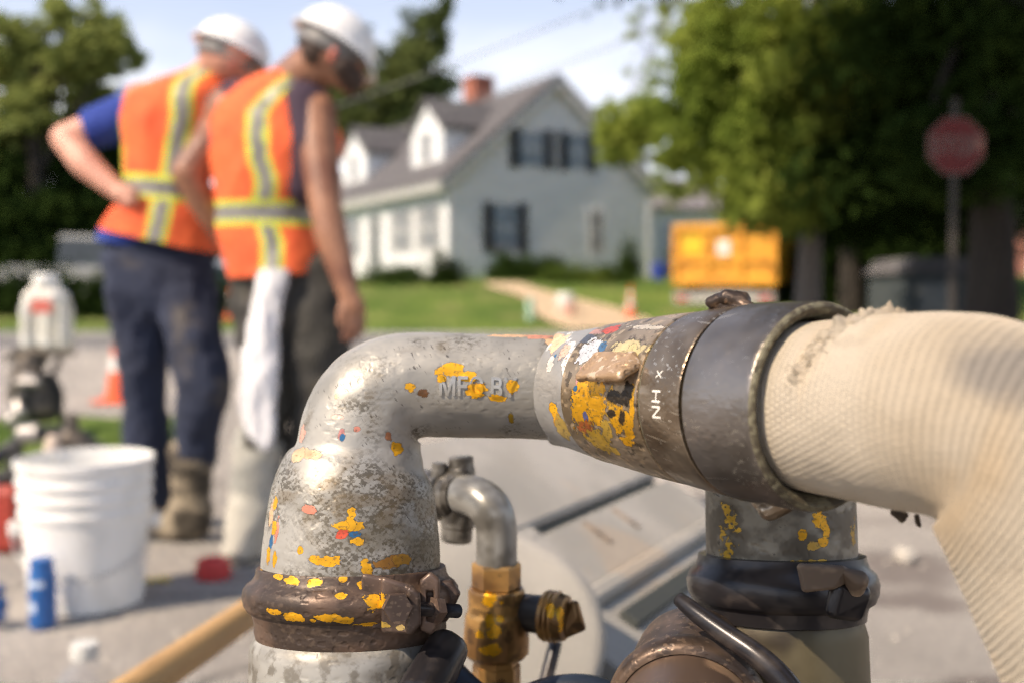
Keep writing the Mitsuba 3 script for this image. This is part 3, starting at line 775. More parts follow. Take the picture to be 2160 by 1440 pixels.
def asphalt(p, n, uv):
    d = fbm(p.x * .9, p.y * .6, 0, 4)
    col = mix((.345, .315, .28), (.255, .235, .21), smoothstep(.35, .65, d))
    ag = fbm(p.x * 90, p.y * 90, 0, 2)
    col = mix(col, (.16, .15, .14), .45 * smoothstep(.55, .75, ag))
    col = mix(col, (.5, .47, .42), .35 * smoothstep(.66, .8, noise(p.x * 130, p.y * 130, 2)))
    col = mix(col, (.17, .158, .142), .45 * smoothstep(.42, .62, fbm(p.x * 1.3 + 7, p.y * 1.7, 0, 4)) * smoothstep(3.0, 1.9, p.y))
    v1, v2, _ = mikit.voronoi(p.x * .9 + .5 * fbm(p.x * 2, p.y * 2, 0, 2), p.y * .7)
    col = mix(col, (.07, .065, .06), .6 * smoothstep(.035, .008, v2 - v1))
    mud_and_shade = smoothstep(.45, .56, fbm(p.x * 2.1 + 4, p.y * 2.6 + 1, 0, 4)) * smoothstep(.25, .6, p.x) * smoothstep(4.2, 3.0, p.y)  # dark patches painted in place of shade streaks on the near right road
    return mix(col, (.125, .105, .095), .8 * mud_and_shade)


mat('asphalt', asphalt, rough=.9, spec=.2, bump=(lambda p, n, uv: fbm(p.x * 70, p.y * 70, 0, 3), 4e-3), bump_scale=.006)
mat('dark_asphalt', lambda p, n, uv: mix((.115, .112, .115), (.085, .085, .09), fbm(p.x * 2, p.y * 2, 0, 3)), rough=.9)


def grass_col(p, n, uv):
    a = fbm(p.x * .7, p.y * .5, 1, 4)
    col = mix((.145, .20, .045), (.085, .14, .030), smoothstep(.35, .65, a))
    col = mix(col, (.23, .23, .085), .6 * smoothstep(.52, .70, fbm(p.x * 1.6 + 5, p.y * 1.1, 3, 3)))
    return mix(col, (.04, .075, .014), .5 * smoothstep(.5, .7, fbm(p.x * 9, p.y * 7, 0, 3)))


mat('grass', grass_col, rough=.9, spec=.1, bump=(lambda p, n, uv: fbm(p.x * 16, p.y * 16, 0, 3), .02), bump_scale=.12)
mat('dirt', lambda p, n, uv: mix((.42, .315, .205), (.33, .25, .16), fbm(p.x * 2.5, p.y * 2.5, 0, 3)), rough=.95)
mat('kerb_stone', lambda p, n, uv: mix((.42, .40, .37), (.28, .27, .25), fbm(p.x * 6, p.y * 6, p.z * 6, 3)), rough=.85)


def sheet(x0, x1, y0, y1, z, nx=2, ny=2, f=None):
    X, Y = np.meshgrid(np.linspace(x0, x1, nx), np.linspace(y0, y1, ny), indexing='ij')
    Z = np.full_like(X, z) if f is None else f(X, Y)
    return trimesh.Trimesh(np.stack([X, Y, Z], -1).reshape(-1, 3), grid_faces(nx, ny), process=False)


put('ground', sheet(-600, 600, -200, 900, -.012), 'dark_asphalt', kind='structure')
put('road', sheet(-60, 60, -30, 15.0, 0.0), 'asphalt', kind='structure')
put('side_road', sheet(-60, 60, 15.0, 17.2, 0.001), 'dark_asphalt', kind='structure')
put('kerb', box([-60, 17.1, -.02], [60, 17.3, .13], .015), 'kerb_stone', kind='structure')
put('lawn', sheet(-60, 60, 17.3, 120, 0, 120, 160, lawn_h), 'grass', kind='structure', smooth=True)
# worn dirt track from the house down to the road
tv, n_ = [], 30
for k in range(n_):
    t = k / (n_ - 1)
    y = 28.3 - 10.6 * t
    px = 1062 + (1330 - 1062) * t ** 1.25 + 10 * math.sin(5 * t)
    x = (px - CX) / FPX * y
    w = .42 + .55 * t
    for s in (-1, -.5, 0, .5, 1):
        xx = x + s * w + .12 * math.sin(9 * t + 2 * s)
        tv.append([xx, y, float(lawn_h(xx, y)) + .035 + .02 * (1 - s * s)])
put('path', trimesh.Trimesh(np.array(tv), grid_faces(n_, 5, True), process=False), 'dirt', kind='structure', smooth=True)
# a strip of grass beside the road at left, where the hose lies
put('grass_verge', sheet(-4.2, -1.72, 4.3, 6.6, 0, 30, 30, lambda X, Y: .004 + .05 * np.clip(np.minimum(X + 4.2, -1.72 - X) * 3, 0, 1) * np.clip(np.minimum(Y - 4.3, 6.6 - Y) * 3, 0, 1) + .01 * np.sin(X * 9 + Y * 7)), 'grass', kind='structure', smooth=True)

# small stones and grit in front of the right hand standpipe
mat('pale_stone', lambda p, n, uv: mix((.62, .58, .50), (.42, .38, .32), fbm(p.x * 60, p.y * 60, p.z * 60, 3)), rough=.85)
rg = np.random.default_rng(3)


def stone(r, seed):
    c = trimesh.creation.icosphere(3, r)
    c.vertices *= [1.15, .95, .8]
    return wrinkle(c, r * .35, 1.6 / r, seed)


def on_ground(px, py):
    d = P(px, py, 1.0) - CAM
    return CAM + d * (-CAM[2] / d[2])


g = on_ground(1910, 1186)
st = stone(M(21, g[1]), 4)
st.apply_translation([g[0], g[1], M(16, g[1])])
put('stone', st, 'pale_stone', smooth=True, label='pale rounded stone lying on the road right of the standpipe', cat='stone')
gm = []
for k in range(420):
    y = rg.uniform(.9, 5.0)
    x = rg.uniform(-.5, .56) * y * 1.05
    r = rg.uniform(.002, .007)
    c = trimesh.creation.icosphere(1, r)
    c.vertices *= rg.uniform(.6, 1.3, 3)
    c.apply_translation([x, y, r * .4])
    gm.append(c)
put('grit', join(*gm), 'pale_stone', kind='stuff', label='grit and small stones scattered over the road', cat='grit')

# ================================================================== BUCKET AND SMALL THINGS ON THE ROAD
mat('white_plastic', lambda p, n, uv: mix((.80, .79, .755), (.70, .69, .65), smoothstep(.45, .75, fbm(p.x * 16, p.y * 16, p.z * 8, 3))), rough=.38)
mat('inside_plastic', (.74, .73, .70), rough=.45)
mat('steel_wire', (.45, .45, .45), rough=.3, metal=.9)
bk = thing('bucket', 'white plastic bucket with ridged collar standing on the road', 'bucket')
BC = np.array([(174 - CX) / FPX * 2.66, 2.66, 0.004])
prof = [(.0, .118), (.004, .131), (.06, .136), (.205, .1465), (.225, .148), (.228, .1535), (.236, .1555), (.243, .1535), (.246, .150), (.262, .1505), (.265, .156), (.273, .158), (.280, .156), (.283, .152), (.299, .1525), (.302, .158), (.310, .160), (.317, .158), (.320, .1535), (.338, .155), (.341, .161), (.356, .163), (.362, .162), (.3635, .158), (.360, .1545), (.30, .150), (.03, .128), (.012, .10), (.012, .001)]
put('shell', lathe(BC, (0, 0, 1), prof, 96), 'white_plastic', bk, smooth=35)
al = math.radians(200)
ear = BC + np.array([math.cos(al) * .158, math.sin(al) * .158, .195])
put('handle_ear', box([-.016, -.012, -.020], [.010, .012, .020], .006).apply_translation(ear), 'white_plastic', bk, smooth=40)
e2 = BC + np.array([-math.cos(al) * .158, -math.sin(al) * .158, .195])
put('handle_ear', box([-.010, -.012, -.020], [.016, .012, .020], .006).apply_translation(e2), 'white_plastic', bk, smooth=40)
hb = []
for t in np.linspace(0, math.pi, 40):
    c_, s_n = math.cos(t), math.sin(t)
    q_ = BC + np.array([math.cos(al) * c_ * .165, math.sin(al) * c_ * .165, .195]) + np.array([.25, -.93, 0]) * s_n * .158 + np.array([0, 0, -.10]) * s_n
    hb.append(q_)
put('bail', tube(np.array(hb), .0022, 10), 'steel_wire', bk, smooth=True)

mat('blue_paint', (.012, .10, .34), rough=.28, clearcoat=.6)
mat('light_print', (.55, .66, .80), rough=.35)
mat('blue_dark', (.01, .06, .20), rough=.3)
cn = thing('spray_can', 'blue can with pale print standing against the bucket', 'can')
KC = np.array([(78 - CX) / FPX * 2.47, 2.47, 0.003])
put('can_body', lathe(KC, (0, 0, 1), [(0, .024), (.003, .0285), (.006, .0295), (.120, .0295), (.124, .0285), (.132, .026), (.136, .025)], 48), 'blue_paint', cn, smooth=35)
put('cap', lathe(KC, (0, 0, 1), [(.1362, .0255), (.150, .0255), (.158, .0235), (.1605, .019), (.161, .002)], 40), 'blue_paint', cn, smooth=35)


def band_patch(C_, r, z0, z1, a0, a1, n=24):
    t = np.linspace(a0, a1, n)
    v = np.concatenate([[np.array([C_[0] + r * math.cos(a), C_[1] + r * math.sin(a), C_[2] + z]) for a in t] for z in (z0, z1)])
    return trimesh.Trimesh(v, grid_faces(2, n, True), process=False)


put('printed_band', band_patch(KC, .0297, .098, .112, math.radians(215), math.radians(300)), 'light_print', cn, smooth=True)
put('printed_emblem', band_patch(KC, .0297, .040, .062, math.radians(225), math.radians(262)), 'light_print', cn, smooth=True)
b2 = thing('glove', 'crumpled dark blue work glove at the left edge near the blue can', 'glove')
gl = blend([hull([(P(-30, 1290, 2.5), .03), (P(-4, 1275, 2.5), .022)]), hull([(P(-20, 1262, 2.5), .018), (P(2, 1240, 2.5), .010)]), hull([(P(-10, 1296, 2.48), .016), (P(10, 1300, 2.48), .008)])], .006, 6)
put('fabric', wrinkle(gl, .004, 60, 2), 'blue_dark', b2, smooth=True)
mat('red_plastic', lambda p, n, uv: mix((.62, .045, .04), (.45, .03, .03), fbm(p.x * 50, p.y * 50, p.z * 50, 2)), rough=.4)
rc = thing('plastic_cap', 'round red ribbed plastic cap lying on the road', 'cap')
RCP = on_ground(446, 1222)
rpf = [(0, .042), (.004, .046), (.044, .043), (.052, .038), (.053, .030), (.047, .028), (.046, .001)]
capm = lathe(RCP + [0, .02, .001], (0, 0, 1), rpf, 72)
vv = capm.vertices - (RCP + [0, .02, 0])
an_ = np.arctan2(vv[:, 1], vv[:, 0])
capm.vertices[:, :2] += vv[:, :2] * (.035 * np.sign(np.sin(an_ * 18)) * (np.hypot(vv[:, 0], vv[:, 1]) > .034))[:, None]
put('shell', capm, 'red_plastic', rc, smooth=35)
labels[rc]['label'] = 'round red ribbed plastic cap lying on the road beyond the wooden handle'
mat('yellow_plastic', (.66, .50, .08), rough=.5)
yt = thing('marking_tape', 'short flat piece of yellow tape on the road behind the bucket', 'tape')
gy = on_ground(318, 1226)
tp = sheet(-.05, .05, -.02, .02, 0, 12, 4, lambda X, Y: .004 + .005 * np.sin(X * 70) ** 2)
tp.apply_transform(frame_matrix(gy, [.98, .2, 0], [-.2, .98, 0], [0, 0, 1]))
tt = tp.copy(); tt.vertices[:, 2] -= .0015
put('strip', join(tp, trimesh.Trimesh(tt.vertices, tt.faces[:, ::-1], process=False)), 'yellow_plastic', yt, smooth=True)

# wooden handle resting on the trailer's frame
mat('wood', lambda p, n, uv: mix(mix((.56, .355, .155), (.44, .26, .10), fbm(uv.x * 3, uv.y * 120, 0, 3)), (.30, .17, .06), .5 * smoothstep(.6, .78, fbm(uv.x * 9 + 3, uv.y * 50, 1, 3))), rough=.45, clearcoat=.2)
wh = thing('tool_handle', 'long round varnished wooden tool handle slanting up behind the standpipe', 'tool handle')
wa, wb = P(172, 1532, .86), P(640, 1214, 1.46)
wl = wb - wa
wp = np.array([wa - wl * .35 + wl * 1.5 * t for t in np.linspace(0, 1, 30)])
wv, wn_, wuv, wf = tube_grid(wp, .0172, 32)
put('shaft', trimesh.Trimesh(wv.reshape(-1, 3), wf, process=False), 'wood', wh, smooth=True, uv=wuv.reshape(-1, 2))
put('end', join(hull_end := lathe(wp[-1], wl, [(-.001, .0174), (.006, .0160), (.010, .008), (.0105, .0005)], 24), lathe(wp[0], -wl, [(-.001, .0174), (.006, .0160), (.010, .008), (.0105, .0005)], 24)), 'wood', wh, smooth=True)

mat('cap_plastic', (.62, .62, .58), rough=.4)
# clear jug with a white cap, in front
scene['clear_plastic'] = {'type': 'thindielectric', 'int_ior': 1.5, 'ext_ior': 1.0}
jg = thing('water_jug', 'clear empty plastic jug with a white cap near the bottom left corner', 'jug')
JC = np.array([(166 - CX) / FPX * 1.62, 1.62, .002])
put('jug_body', lathe(JC, (0, 0, 1), [(0, .04), (.004, .060), (.03, .064), (.135, .064), (.150, .062), (.175, .048), (.200, .028), (.210, .0205), (.218, .0200)], 64, False), 'clear_plastic', jg, smooth=True)
put('cap', lathe(JC, (0, 0, 1), [(.217, .0200), (.219, .0205), (.236, .0205), (.240, .0190), (.2405, .001)], 40), 'cap_plastic', jg, smooth=35)

# traffic cones
mat('cone_orange', lambda p, n, uv: mix((.80, .135, .035), (.66, .105, .035), fbm(p.x * 12, p.y * 12, p.z * 12, 3)), rough=.5)
mat('cone_white', (.76, .74, .70), rough=.4)
mat('rubber_black', (.02, .02, .02), rough=.7)


def cone(px, py, h, label, group=None):
    k = thing('traffic_cone', label, 'traffic cone', group)
    gp = on_ground(px, py)
    if gp[1] > 17.3:
        gp = P(px, py, 19.9); gp[2] = float(lawn_h(gp[0], gp[1]))
    r = lambda z: .019 + (h - z) * (.125 - .019) / h
    sc = h / .70
    put('base', box([-.18 * sc, -.18 * sc, 0.002], [.18 * sc, .18 * sc, .03 * sc], .008).apply_translation(gp), 'cone_orange', k, smooth=30)
    z0 = .025 * sc
    for a, b, m_, nm in [(z0, .36 * h, 'cone_orange', 'cone_body'), (.36 * h, .52 * h, 'cone_white', 'reflective_collar'), (.52 * h, .66 * h, 'cone_orange', 'cone_body'), (.66 * h, .80 * h, 'cone_white', 'reflective_collar'), (.80 * h, h, 'cone_orange', 'tip')]:
        e = .002 if m_ == 'cone_white' else 0
        put(nm, lathe(gp, (0, 0, 1), [(a, r(a) * sc + e), (b, r(b) * sc + e)] + ([(b, .004)] if nm == 'tip' else []), 40, nm == 'tip'), m_, k, smooth=35)
    return k


cone(256, 848, .62, 'orange and white traffic cone half hidden behind the left worker', 'traffic cones')
cone(489, 690, .60, 'distant orange traffic cone glimpsed between the two workers', 'traffic cones')
cone(1330, 706, .62, 'distant orange traffic cone just above the painted coupling end', 'traffic cones')
mat('stake_green', (.42, .60, .48), rough=.5)
mat('pale_wood', (.66, .54, .44), rough=.8)
sx = P(1119, 660, 19.9)
sx[2] = float(lawn_h(sx[0], sx[1])) - .05
put('marker_post', tube(np.array([sx, sx + [0, 0, .42], sx + [.0, 0, .44]]), [.075, .075, .03], 20), 'stake_green', smooth=35, label='pale green marker post on the lawn left of the dirt track', cat='post')
sx = P(1193, 668, 20.3)
sx[2] = float(lawn_h(sx[0], sx[1])) - .05
tb = thing('traffic_barrel', 'pale pinkish barrel with a white top on the dirt track', 'barrel')
mat('barrel_pink', (.74, .46, .36), rough=.6)
put('barrel_body', lathe(sx, (0, 0, 1), [(0, .20), (.30, .19), (.31, .17)], 32), 'barrel_pink', tb, smooth=30)
put('barrel_band', lathe(sx, (0, 0, 1), [(.311, .178), (.47, .168), (.48, .15), (.50, .13), (.50, .01)], 32), 'cone_white', tb, smooth=30)

# ---- pump machine with the white tank at left
mat('tank_white', lambda p, n, uv: mix((.78, .76, .70), (.66, .63, .55), smoothstep(.4, .7, fbm(p.x * 10, p.y * 10, p.z * 10, 3))), rough=.4)
mat('red_print', (.66, .16, .12), rough=.5)
mat('engine_dark', lambda p, n, uv: mix((.05, .045, .04), (.16, .13, .10), smoothstep(.4, .65, fbm(p.x * 30, p.y * 30, p.z * 30, 3))), rough=.5, metal=.3)
mat('engine_grey', lambda p, n, uv: mix((.50, .47, .44), (.34, .31, .29), fbm(p.x * 30, p.y * 30, p.z * 30, 3)), rough=.35, metal=.5)
DT = 5.4
tk = thing('pump_engine', 'small dirty engine pump carrying a white plastic tank with a red label', 'pump')


def tbox(px0, py0, px1, py1, d, depth, bev):
    a, b = P(px0, py1, d), P(px1, py0, d)
    return box([a[0], d, a[2]], [b[0], d + depth, b[2]], bev)


put('tank', join(tbox(38, 602, 132, 660, DT, .15, .050), tbox(38, 640, 62, 738, DT, .15, .018), tbox(76, 640, 108, 736, DT, .15, .018), tbox(120, 640, 132, 736, DT, .15, .014), tbox(55, 645, 125, 733, DT + .03, .11, .02)), 'tank_white', tk, smooth=30, label='white moulded plastic tank with recessed slots')
put('tank_cap', lathe(P(98, 606, DT + .07), (0, 0, 1), [(0, .045), (.010, .062), (.05, .064), (.060, .058), (.066, .04), (.0665, .002)], 32), 'white_plastic', tk, smooth=35)
put('tank_label', tbox(66, 632, 108, 660, DT - .003, .004, 0), 'red_print', tk)
put('engine_block', blend([hull([(P(60, 800, DT), .07), (P(78, 860, DT), .075), (P(40, 830, DT + .05), .06)]), hull([(P(62, 770, DT + .05), .07), (P(85, 745, DT + .08), .05)])], .02, 4), 'engine_dark', tk, smooth=35)
put('engine_cover', blend([hull([(P(40, 806, DT - .09), .02), (P(78, 806, DT - .09), .02), (P(60, 800, DT - .06), .035)])], .008, 4), 'engine_grey', tk, smooth=True)
put('exhaust', blend([hull([(P(45, 868, DT - .06), .045), (P(42, 852, DT - .04), .04)]), hull([(P(30, 885, DT - .04), .045), (P(45, 890, DT), .04)])], .01, 4), 'engine_grey', tk, smooth=True)
put('fly_wheel', lathe(P(88, 838, DT + .02), (.9, -.4, .1), [(-.03, .02), (-.03, .10), (-.02, .125), (.02, .125), (.03, .10), (.03, .02)], 40), 'rubber_black', tk, smooth=30)
put('stand_frame', join(*[tube(np.array(q_), .016, 10) for q_ in ([P(45, 735, DT + .05), P(25, 800, DT + .05), [P(20, 800, DT)[0], DT + .05, .02]], [P(135, 735, DT + .1), P(112, 790, DT + .1), [P(118, 800, DT)[0], DT + .1, .02]], [P(30, 742, DT + .02), P(158, 742, DT + .02)], [P(12, 760, DT + .02), P(40, 735, DT + .02)])]), 'engine_dark', tk, smooth=True)
bh = thing('suction_hose', 'black rubber suction hose arching over the road behind the bucket', 'hose')
mat('hose_black', (.028, .028, .032), rough=.45)
DH = 4.35
hb2, _ = spline([list(P(x, y, d)) for x, y, d in [(-120, 1010, DH - .2), (-30, 985, DH - .1), (20, 945, DH), (70, 916, DH), (130, 912, DH + .05), (185, 930, DH + .1), (240, 968, DH + .1), (300, 1010, DH + .1)]], 80)
hb2[:, 2] = np.maximum(hb2[:, 2], .03)
put('hose', tube(hb2, .027, 16), 'hose_black', bh, smooth=True)
put('hose_fitting', lathe(P(66, 914, DH - .01), (.95, .05, .1), [(-.045, .030), (-.044, .040), (.03, .040), (.031, .030)], 24), 'engine_grey', bh, smooth=30)
mt = thing('hand_motor', 'small dark power tool lying behind the bucket rim', 'power tool')
put('housing', blend([hull([(P(150, 925, 4.2), .05), (P(190, 950, 4.2), .045), (P(140, 965, 4.2), .05)]), hull([(P(150, 900, 4.2), .03), (P(152, 880, 4.2), .022)])], .012, 4), 'engine_dark', mt, smooth=True)
put('side_cover', blend([hull([(P(112, 930, 4.12), .028), (P(108, 972, 4.12), .035)])], .01, 3), 'pale_wood', mt, smooth=True)
mat('red_can', lambda p, n, uv: mix((.46, .05, .03), (.30, .05, .03), fbm(p.x * 20, p.y * 20, p.z * 20, 3)), rough=.45)
fc = thing('fuel_can', 'red fuel can with a black top at the left edge behind the bucket', 'fuel can')
gq = np.array([(16 - CX) / FPX * 3.2, 3.2, 0])
put('can_body', box([gq[0] - .07, 3.16, .003], [gq[0] + .035, 3.30, .20], .02), 'red_can', fc, smooth=30)
put('can_top', blend([hull([([gq[0] - .03, 3.22, .215], .03), ([gq[0] + .02, 3.22, .225], .025)]), hull([([gq[0] - .02, 3.22, .23], .018), ([gq[0] + .015, 3.22, .30], .016)])], .008, 4), 'rubber_black', fc, smooth=True)

# ---- pale machine housing behind the small valve
def hous_col(p, n, uv):
    col = mix((.43, .40, .35), (.32, .30, .26), smoothstep(.35, .65, fbm(p.x * 9, p.y * 9, p.z * 7, 4)))
    col = mix(col, (.36, .33, .28), .5 * smoothstep(.55, .75, fbm(p.x * 26 + 3, p.y * 26, p.z * 12, 3)))
    return mix(col, (.44, .33, .22), .4 * smoothstep(.62, .78, fbm(p.x * 14 + 8, p.y * 14, p.z * 14, 3)))


mat('dusty_white', hous_col, rough=.7)
mat('slot_dark', (.05, .055, .05), rough=.8)
hs = thing('machine_housing', 'dusty pale machine housing with dark slots behind the brass valve', 'machine')
hd = np.array([math.sin(math.radians(28)), math.cos(math.radians(28)), 0])      # along the housing
SLO = math.radians(30)                                                            # the sloping, slotted face leans back this far
e2_ = math.cos(SLO) * np.array([-hd[1], hd[0], 0]) + math.sin(SLO) * np.array([0, 0, 1.0])
hn_ = math.sin(SLO) * np.array([hd[1], -hd[0], 0]) + math.cos(SLO) * np.array([0, 0, 1.0])
HP = P(1240, 1262, 1.0)


def at_plane(px, py, off=0.0):
    """Point of the housing's side plane (moved out by off) seen at a pixel."""
    d = P(px, py, 1.0) - CAM
    o = HP + hn_ * off
    return CAM + d * (((o - CAM) @ hn_) / (d @ hn_))


hm = frame_matrix(HP, hd, hn_, e2_)
inv = np.linalg.inv(hm)
loc = lambda q_: (inv @ np.r_[q_, 1])[:3]
x0_, x1_ = loc(at_plane(930, 1100))[0], loc(at_plane(1530, 1090))[0]
z_s1 = loc(at_plane(1130, 1113))[2]
z_r = 0.0
z_top = loc(at_plane(1200, 862))[2]
z_bot = -.15


def hbox(a, b, bev=.004):
    return moved(box(a, b, bev), hm)


sl0 = loc(at_plane(1128, 1113))[0]
put('side_panel', join(hbox([x0_, -.20, z_s1 + .006], [x1_, 0, z_top], .004), hbox([x0_, -.20, z_r + .02], [x1_, -.022, z_s1 + .004]), hbox([x0_, -.02, z_s1 - .010], [sl0, -.0005, z_s1 + .0058], .001)), 'dusty_white', hs, smooth=30)
put('slot', hbox([sl0, -.0215, z_s1 - .008], [x1_ - .02, -.008, z_s1 + .0055], .001), 'slot_dark', hs)
put('panel_face', hbox([x0_, -.02, z_r + .009], [x1_, -.001, z_s1 - .0085], .002), 'dusty_white', hs, smooth=30)
xs0 = loc(at_plane(1238, 1262))[0]
put('ledge', hbox([xs0, -.02, z_r - .010], [x1_, .006, z_r + .0088], .004), 'dusty_white', hs, smooth=30, label='pale ledge catching the sun')
put('lower_panel', hbox([x0_, -.20, z_bot], [x1_, -.004, z_r - .0105], .003), 'dusty_white', hs, smooth=30)
zz2 = loc(at_plane(1335, 1300))[2]
put('slot', hbox([loc(at_plane(1325, 1305))[0], -.02, zz2 - .010], [x1_ - .1, .004, zz2 + .010], .001), 'slot_dark', hs)
# rounded fender in front, with the tyre under it
fpts = [(940, 1100, .93), (1120, 1150, .93), (1200, 1200, .92), (1245, 1260, .91), (1262, 1340, .90), (1240, 1440, .89), (1200, 1560, .88)]
fe = []
for x, y, d in fpts:
    fe += [(P(x - 10, y + 12, d), .012)]
fender = m3.Manifold.batch_boolean([hull([fe[i], fe[i + 1], (P(950, 1450, .90), .012), (P(950, 1600, .90), .012)]) for i in range(len(fe) - 1)], m3.OpType.Add)
fm_ = tm(fender.refine_to_length(.02))
fm_ = trimesh.Trimesh(fm_.vertices, fm_.faces)
trimesh.smoothing.filter_taubin(fm_, iterations=6)
put('fender', fm_, 'dusty_white', hs, smooth=True, label='rounded pale fender in front of a tyre')
put('tyre', lathe(P(1215, 1490, .985), hn_ + [0, -.5, 0], [(-.05, .03), (-.05, .072), (-.04, .088), (-.02, .094), (.02, .094), (.04, .088), (.05, .072), (.05, .03)], 48), 'rubber_black', hs, smooth=35)
# seams, and legs so that it stands on the road
for px, py in ((1300, 1150), (1360, 1120)):
    lx = loc(at_plane(px, py))[0]
    put('panel_seam', hbox([lx - .003, -.02, z_r + .04], [lx + .003, .0008, z_s1 - .016], .0005), 'dusty_sunlit_iron', hs)
ql = [(hm @ np.r_[x, -.10, z, 1])[:3] for x in (x0_ + .06, x1_ - .08) for z in (-.2, z_top - .05)]
for q in ql:
    put('leg', box([q[0] - .02, q[1] - .02, .003], [q[0] + .02, q[1] + .02, q[2]]), 'engine_dark', hs)
# ================================================================== PEOPLE
def cloth(a, b, f=14, k=.5):
    return lambda p, n, uv: mix(a, b, k * 2 * smoothstep(.35, .7, fbm(p.x * f, p.y * f, p.z * f, 3)))


mat('vest_orange', cloth((.86, .155, .045), (.74, .115, .035)), rough=.8, sheen=.3)
mat('vest_lime', cloth((.66, .70, .07), (.56, .60, .06)), rough=.7)
mat('vest_silver', cloth((.29, .275, .25), (.21, .20, .185), 30), rough=.45, metal=.25)
mat('navy_cloth', lambda p, n, uv: mix(mix((.030, .040, .075), (.018, .022, .040), fbm(p.x * 9, p.y * 9, p.z * 6, 3)), (.16, .135, .095), .55 * smoothstep(.56, .72, fbm(p.x * 7 + 3, p.y * 7, p.z * 5, 4))), rough=.9, sheen=.2)
mat('blue_cloth', (.018, .045, .26), rough=.85)
mat('dark_cloth', lambda p, n, uv: mix(mix((.028, .027, .028), (.045, .042, .03), fbm(p.x * 9, p.y * 9, p.z * 6, 3)), (.15, .13, .09), .5 * smoothstep(.58, .75, fbm(p.x * 8 + 3, p.y * 8, p.z * 6, 4))), rough=.75)
mat('plum_cloth', (.05, .03, .05), rough=.85)
mat('white_cloth', cloth((.80, .79, .80), (.70, .69, .70)), rough=.9)
mat('muddy_boot', lambda p, n, uv: mix((.30, .25, .175), (.07, .058, .042), smoothstep(.40, .60, fbm(p.x * 16, p.y * 16, p.z * 16, 3))), rough=.9)
mat('pale_boot', lambda p, n, uv: mix((.50, .48, .41), (.30, .30, .27), smoothstep(.40, .65, fbm(p.x * 12, p.y * 12, p.z * 8, 3))), rough=.8)
mat('skin_fair', cloth((.62, .32, .225), (.52, .235, .165), 12), rough=.5)
mat('skin_tan', cloth((.34, .165, .095), (.20, .085, .050), 11), rough=.5)
mat('ear_red', (.58, .19, .14), rough=.5)
mat('hair_brown', (.045, .026, .018), rough=.7)
mat('hat_white', (.82, .81, .78), rough=.25, clearcoat=.5)
mat('strap_grey', (.16, .155, .15), rough=.5)


def loft(secs, d, nt=150, nph=200, expo=2.4):
    """Rings through sections ((lx, ly), (rx, ry), half depth[, depth]) given by their left and right ends."""
    rows = []
    for s in secs:
        dd = s[3] if len(s) > 3 else d
        L, R = P(*s[0], dd), P(*s[1], dd)
        rows.append(np.r_[(L + R) / 2, (R - L) / 2, s[2]])
    rows = np.array(rows)
    s = np.r_[0, np.cumsum(np.linalg.norm(np.diff(rows[:, :3], axis=0), axis=1))]
    u = np.linspace(0, s[-1], nt)
    r = PchipInterpolator(s, rows)(u)
    ph = np.arange(nph) * 2 * np.pi / nph
    c, sn = np.cos(ph), np.sin(ph)
    ce, se = np.sign(c) * np.abs(c) ** (2 / expo), np.sign(sn) * np.abs(sn) ** (2 / expo)
    away = np.array([0, 1.0, 0])
    v = r[:, None, :3] + ce[None, :, None] * r[:, None, 3:6] + (se[None, :] * r[:, 6:7])[..., None] * away
    i, j = np.meshgrid(np.arange(nt - 1), np.arange(nph), indexing='ij')
    q = np.stack([i * nph + j, i * nph + (j + 1) % nph, (i + 1) * nph + (j + 1) % nph, (i + 1) * nph + j], -1).reshape(-1, 4)
    f = np.vstack([q[:, [0, 1, 2]], q[:, [0, 2, 3]]])
    fi = np.r_[i.ravel(), i.ravel()]
    fe = np.r_[ce[j.ravel()], ce[j.ravel()]]
    hw = np.linalg.norm(r[:, 3:6], axis=1)
    return trimesh.Trimesh(v.reshape(-1, 3), f, process=False), fi, fe, r[:, :3], hw


def vest(parent, secs, d, stripes, waist, seed):
    t, fi, fe, cen, hw = loft(secs, d)
    z = cen[fi, 2]
    wrinkle(t, .016, 8, seed, (1, 1, .6))
    wrinkle(t, .006, 20, seed + 3, (1, 1, .5))
    y_at = lambda zz: zz
    kind = np.zeros(len(fi), int)
    zs = cen[:, 2]
    for pts in stripes:
        zz = np.array([P(540, y, d)[2] for y, e in pts])
        ee = np.array([e for y, e in pts])
        o = np.argsort(zz)
        ec = np.interp(z, zz[o], ee[o])
        inside = (z < zz.max()) & (z > zz.min())
        dist = np.abs(fe - ec) * hw[fi]
        kind = np.where(inside & (dist < M(24, d)), np.maximum(kind, 1), kind)
        kind = np.where(inside & (dist < M(13, d)), 2, kind)
    zw = P(540, waist, d)[2] + fe * (cen[fi, 2] * 0)
    dz = np.abs(z - zw)
    kind = np.where(dz < M(26, d), 1, kind)
    kind = np.where(dz < M(14.5, d), 2, kind)
    names = ['vest', 'lime_trim', 'reflective_stripe']
    mats = ['vest_orange', 'vest_lime', 'vest_silver']
    v_key = None
    for k in range(3):
        f = t.faces[kind == k]
        s = trimesh.Trimesh(t.vertices, f, process=False)
        s.remove_unreferenced_vertices()
        if k == 0:
            v_key = put('vest', s, mats[0], parent, smooth=True, label='orange high visibility vest with lime and silver stripes')
        else:
            put(names[k], s, mats[k], v_key, smooth=True)


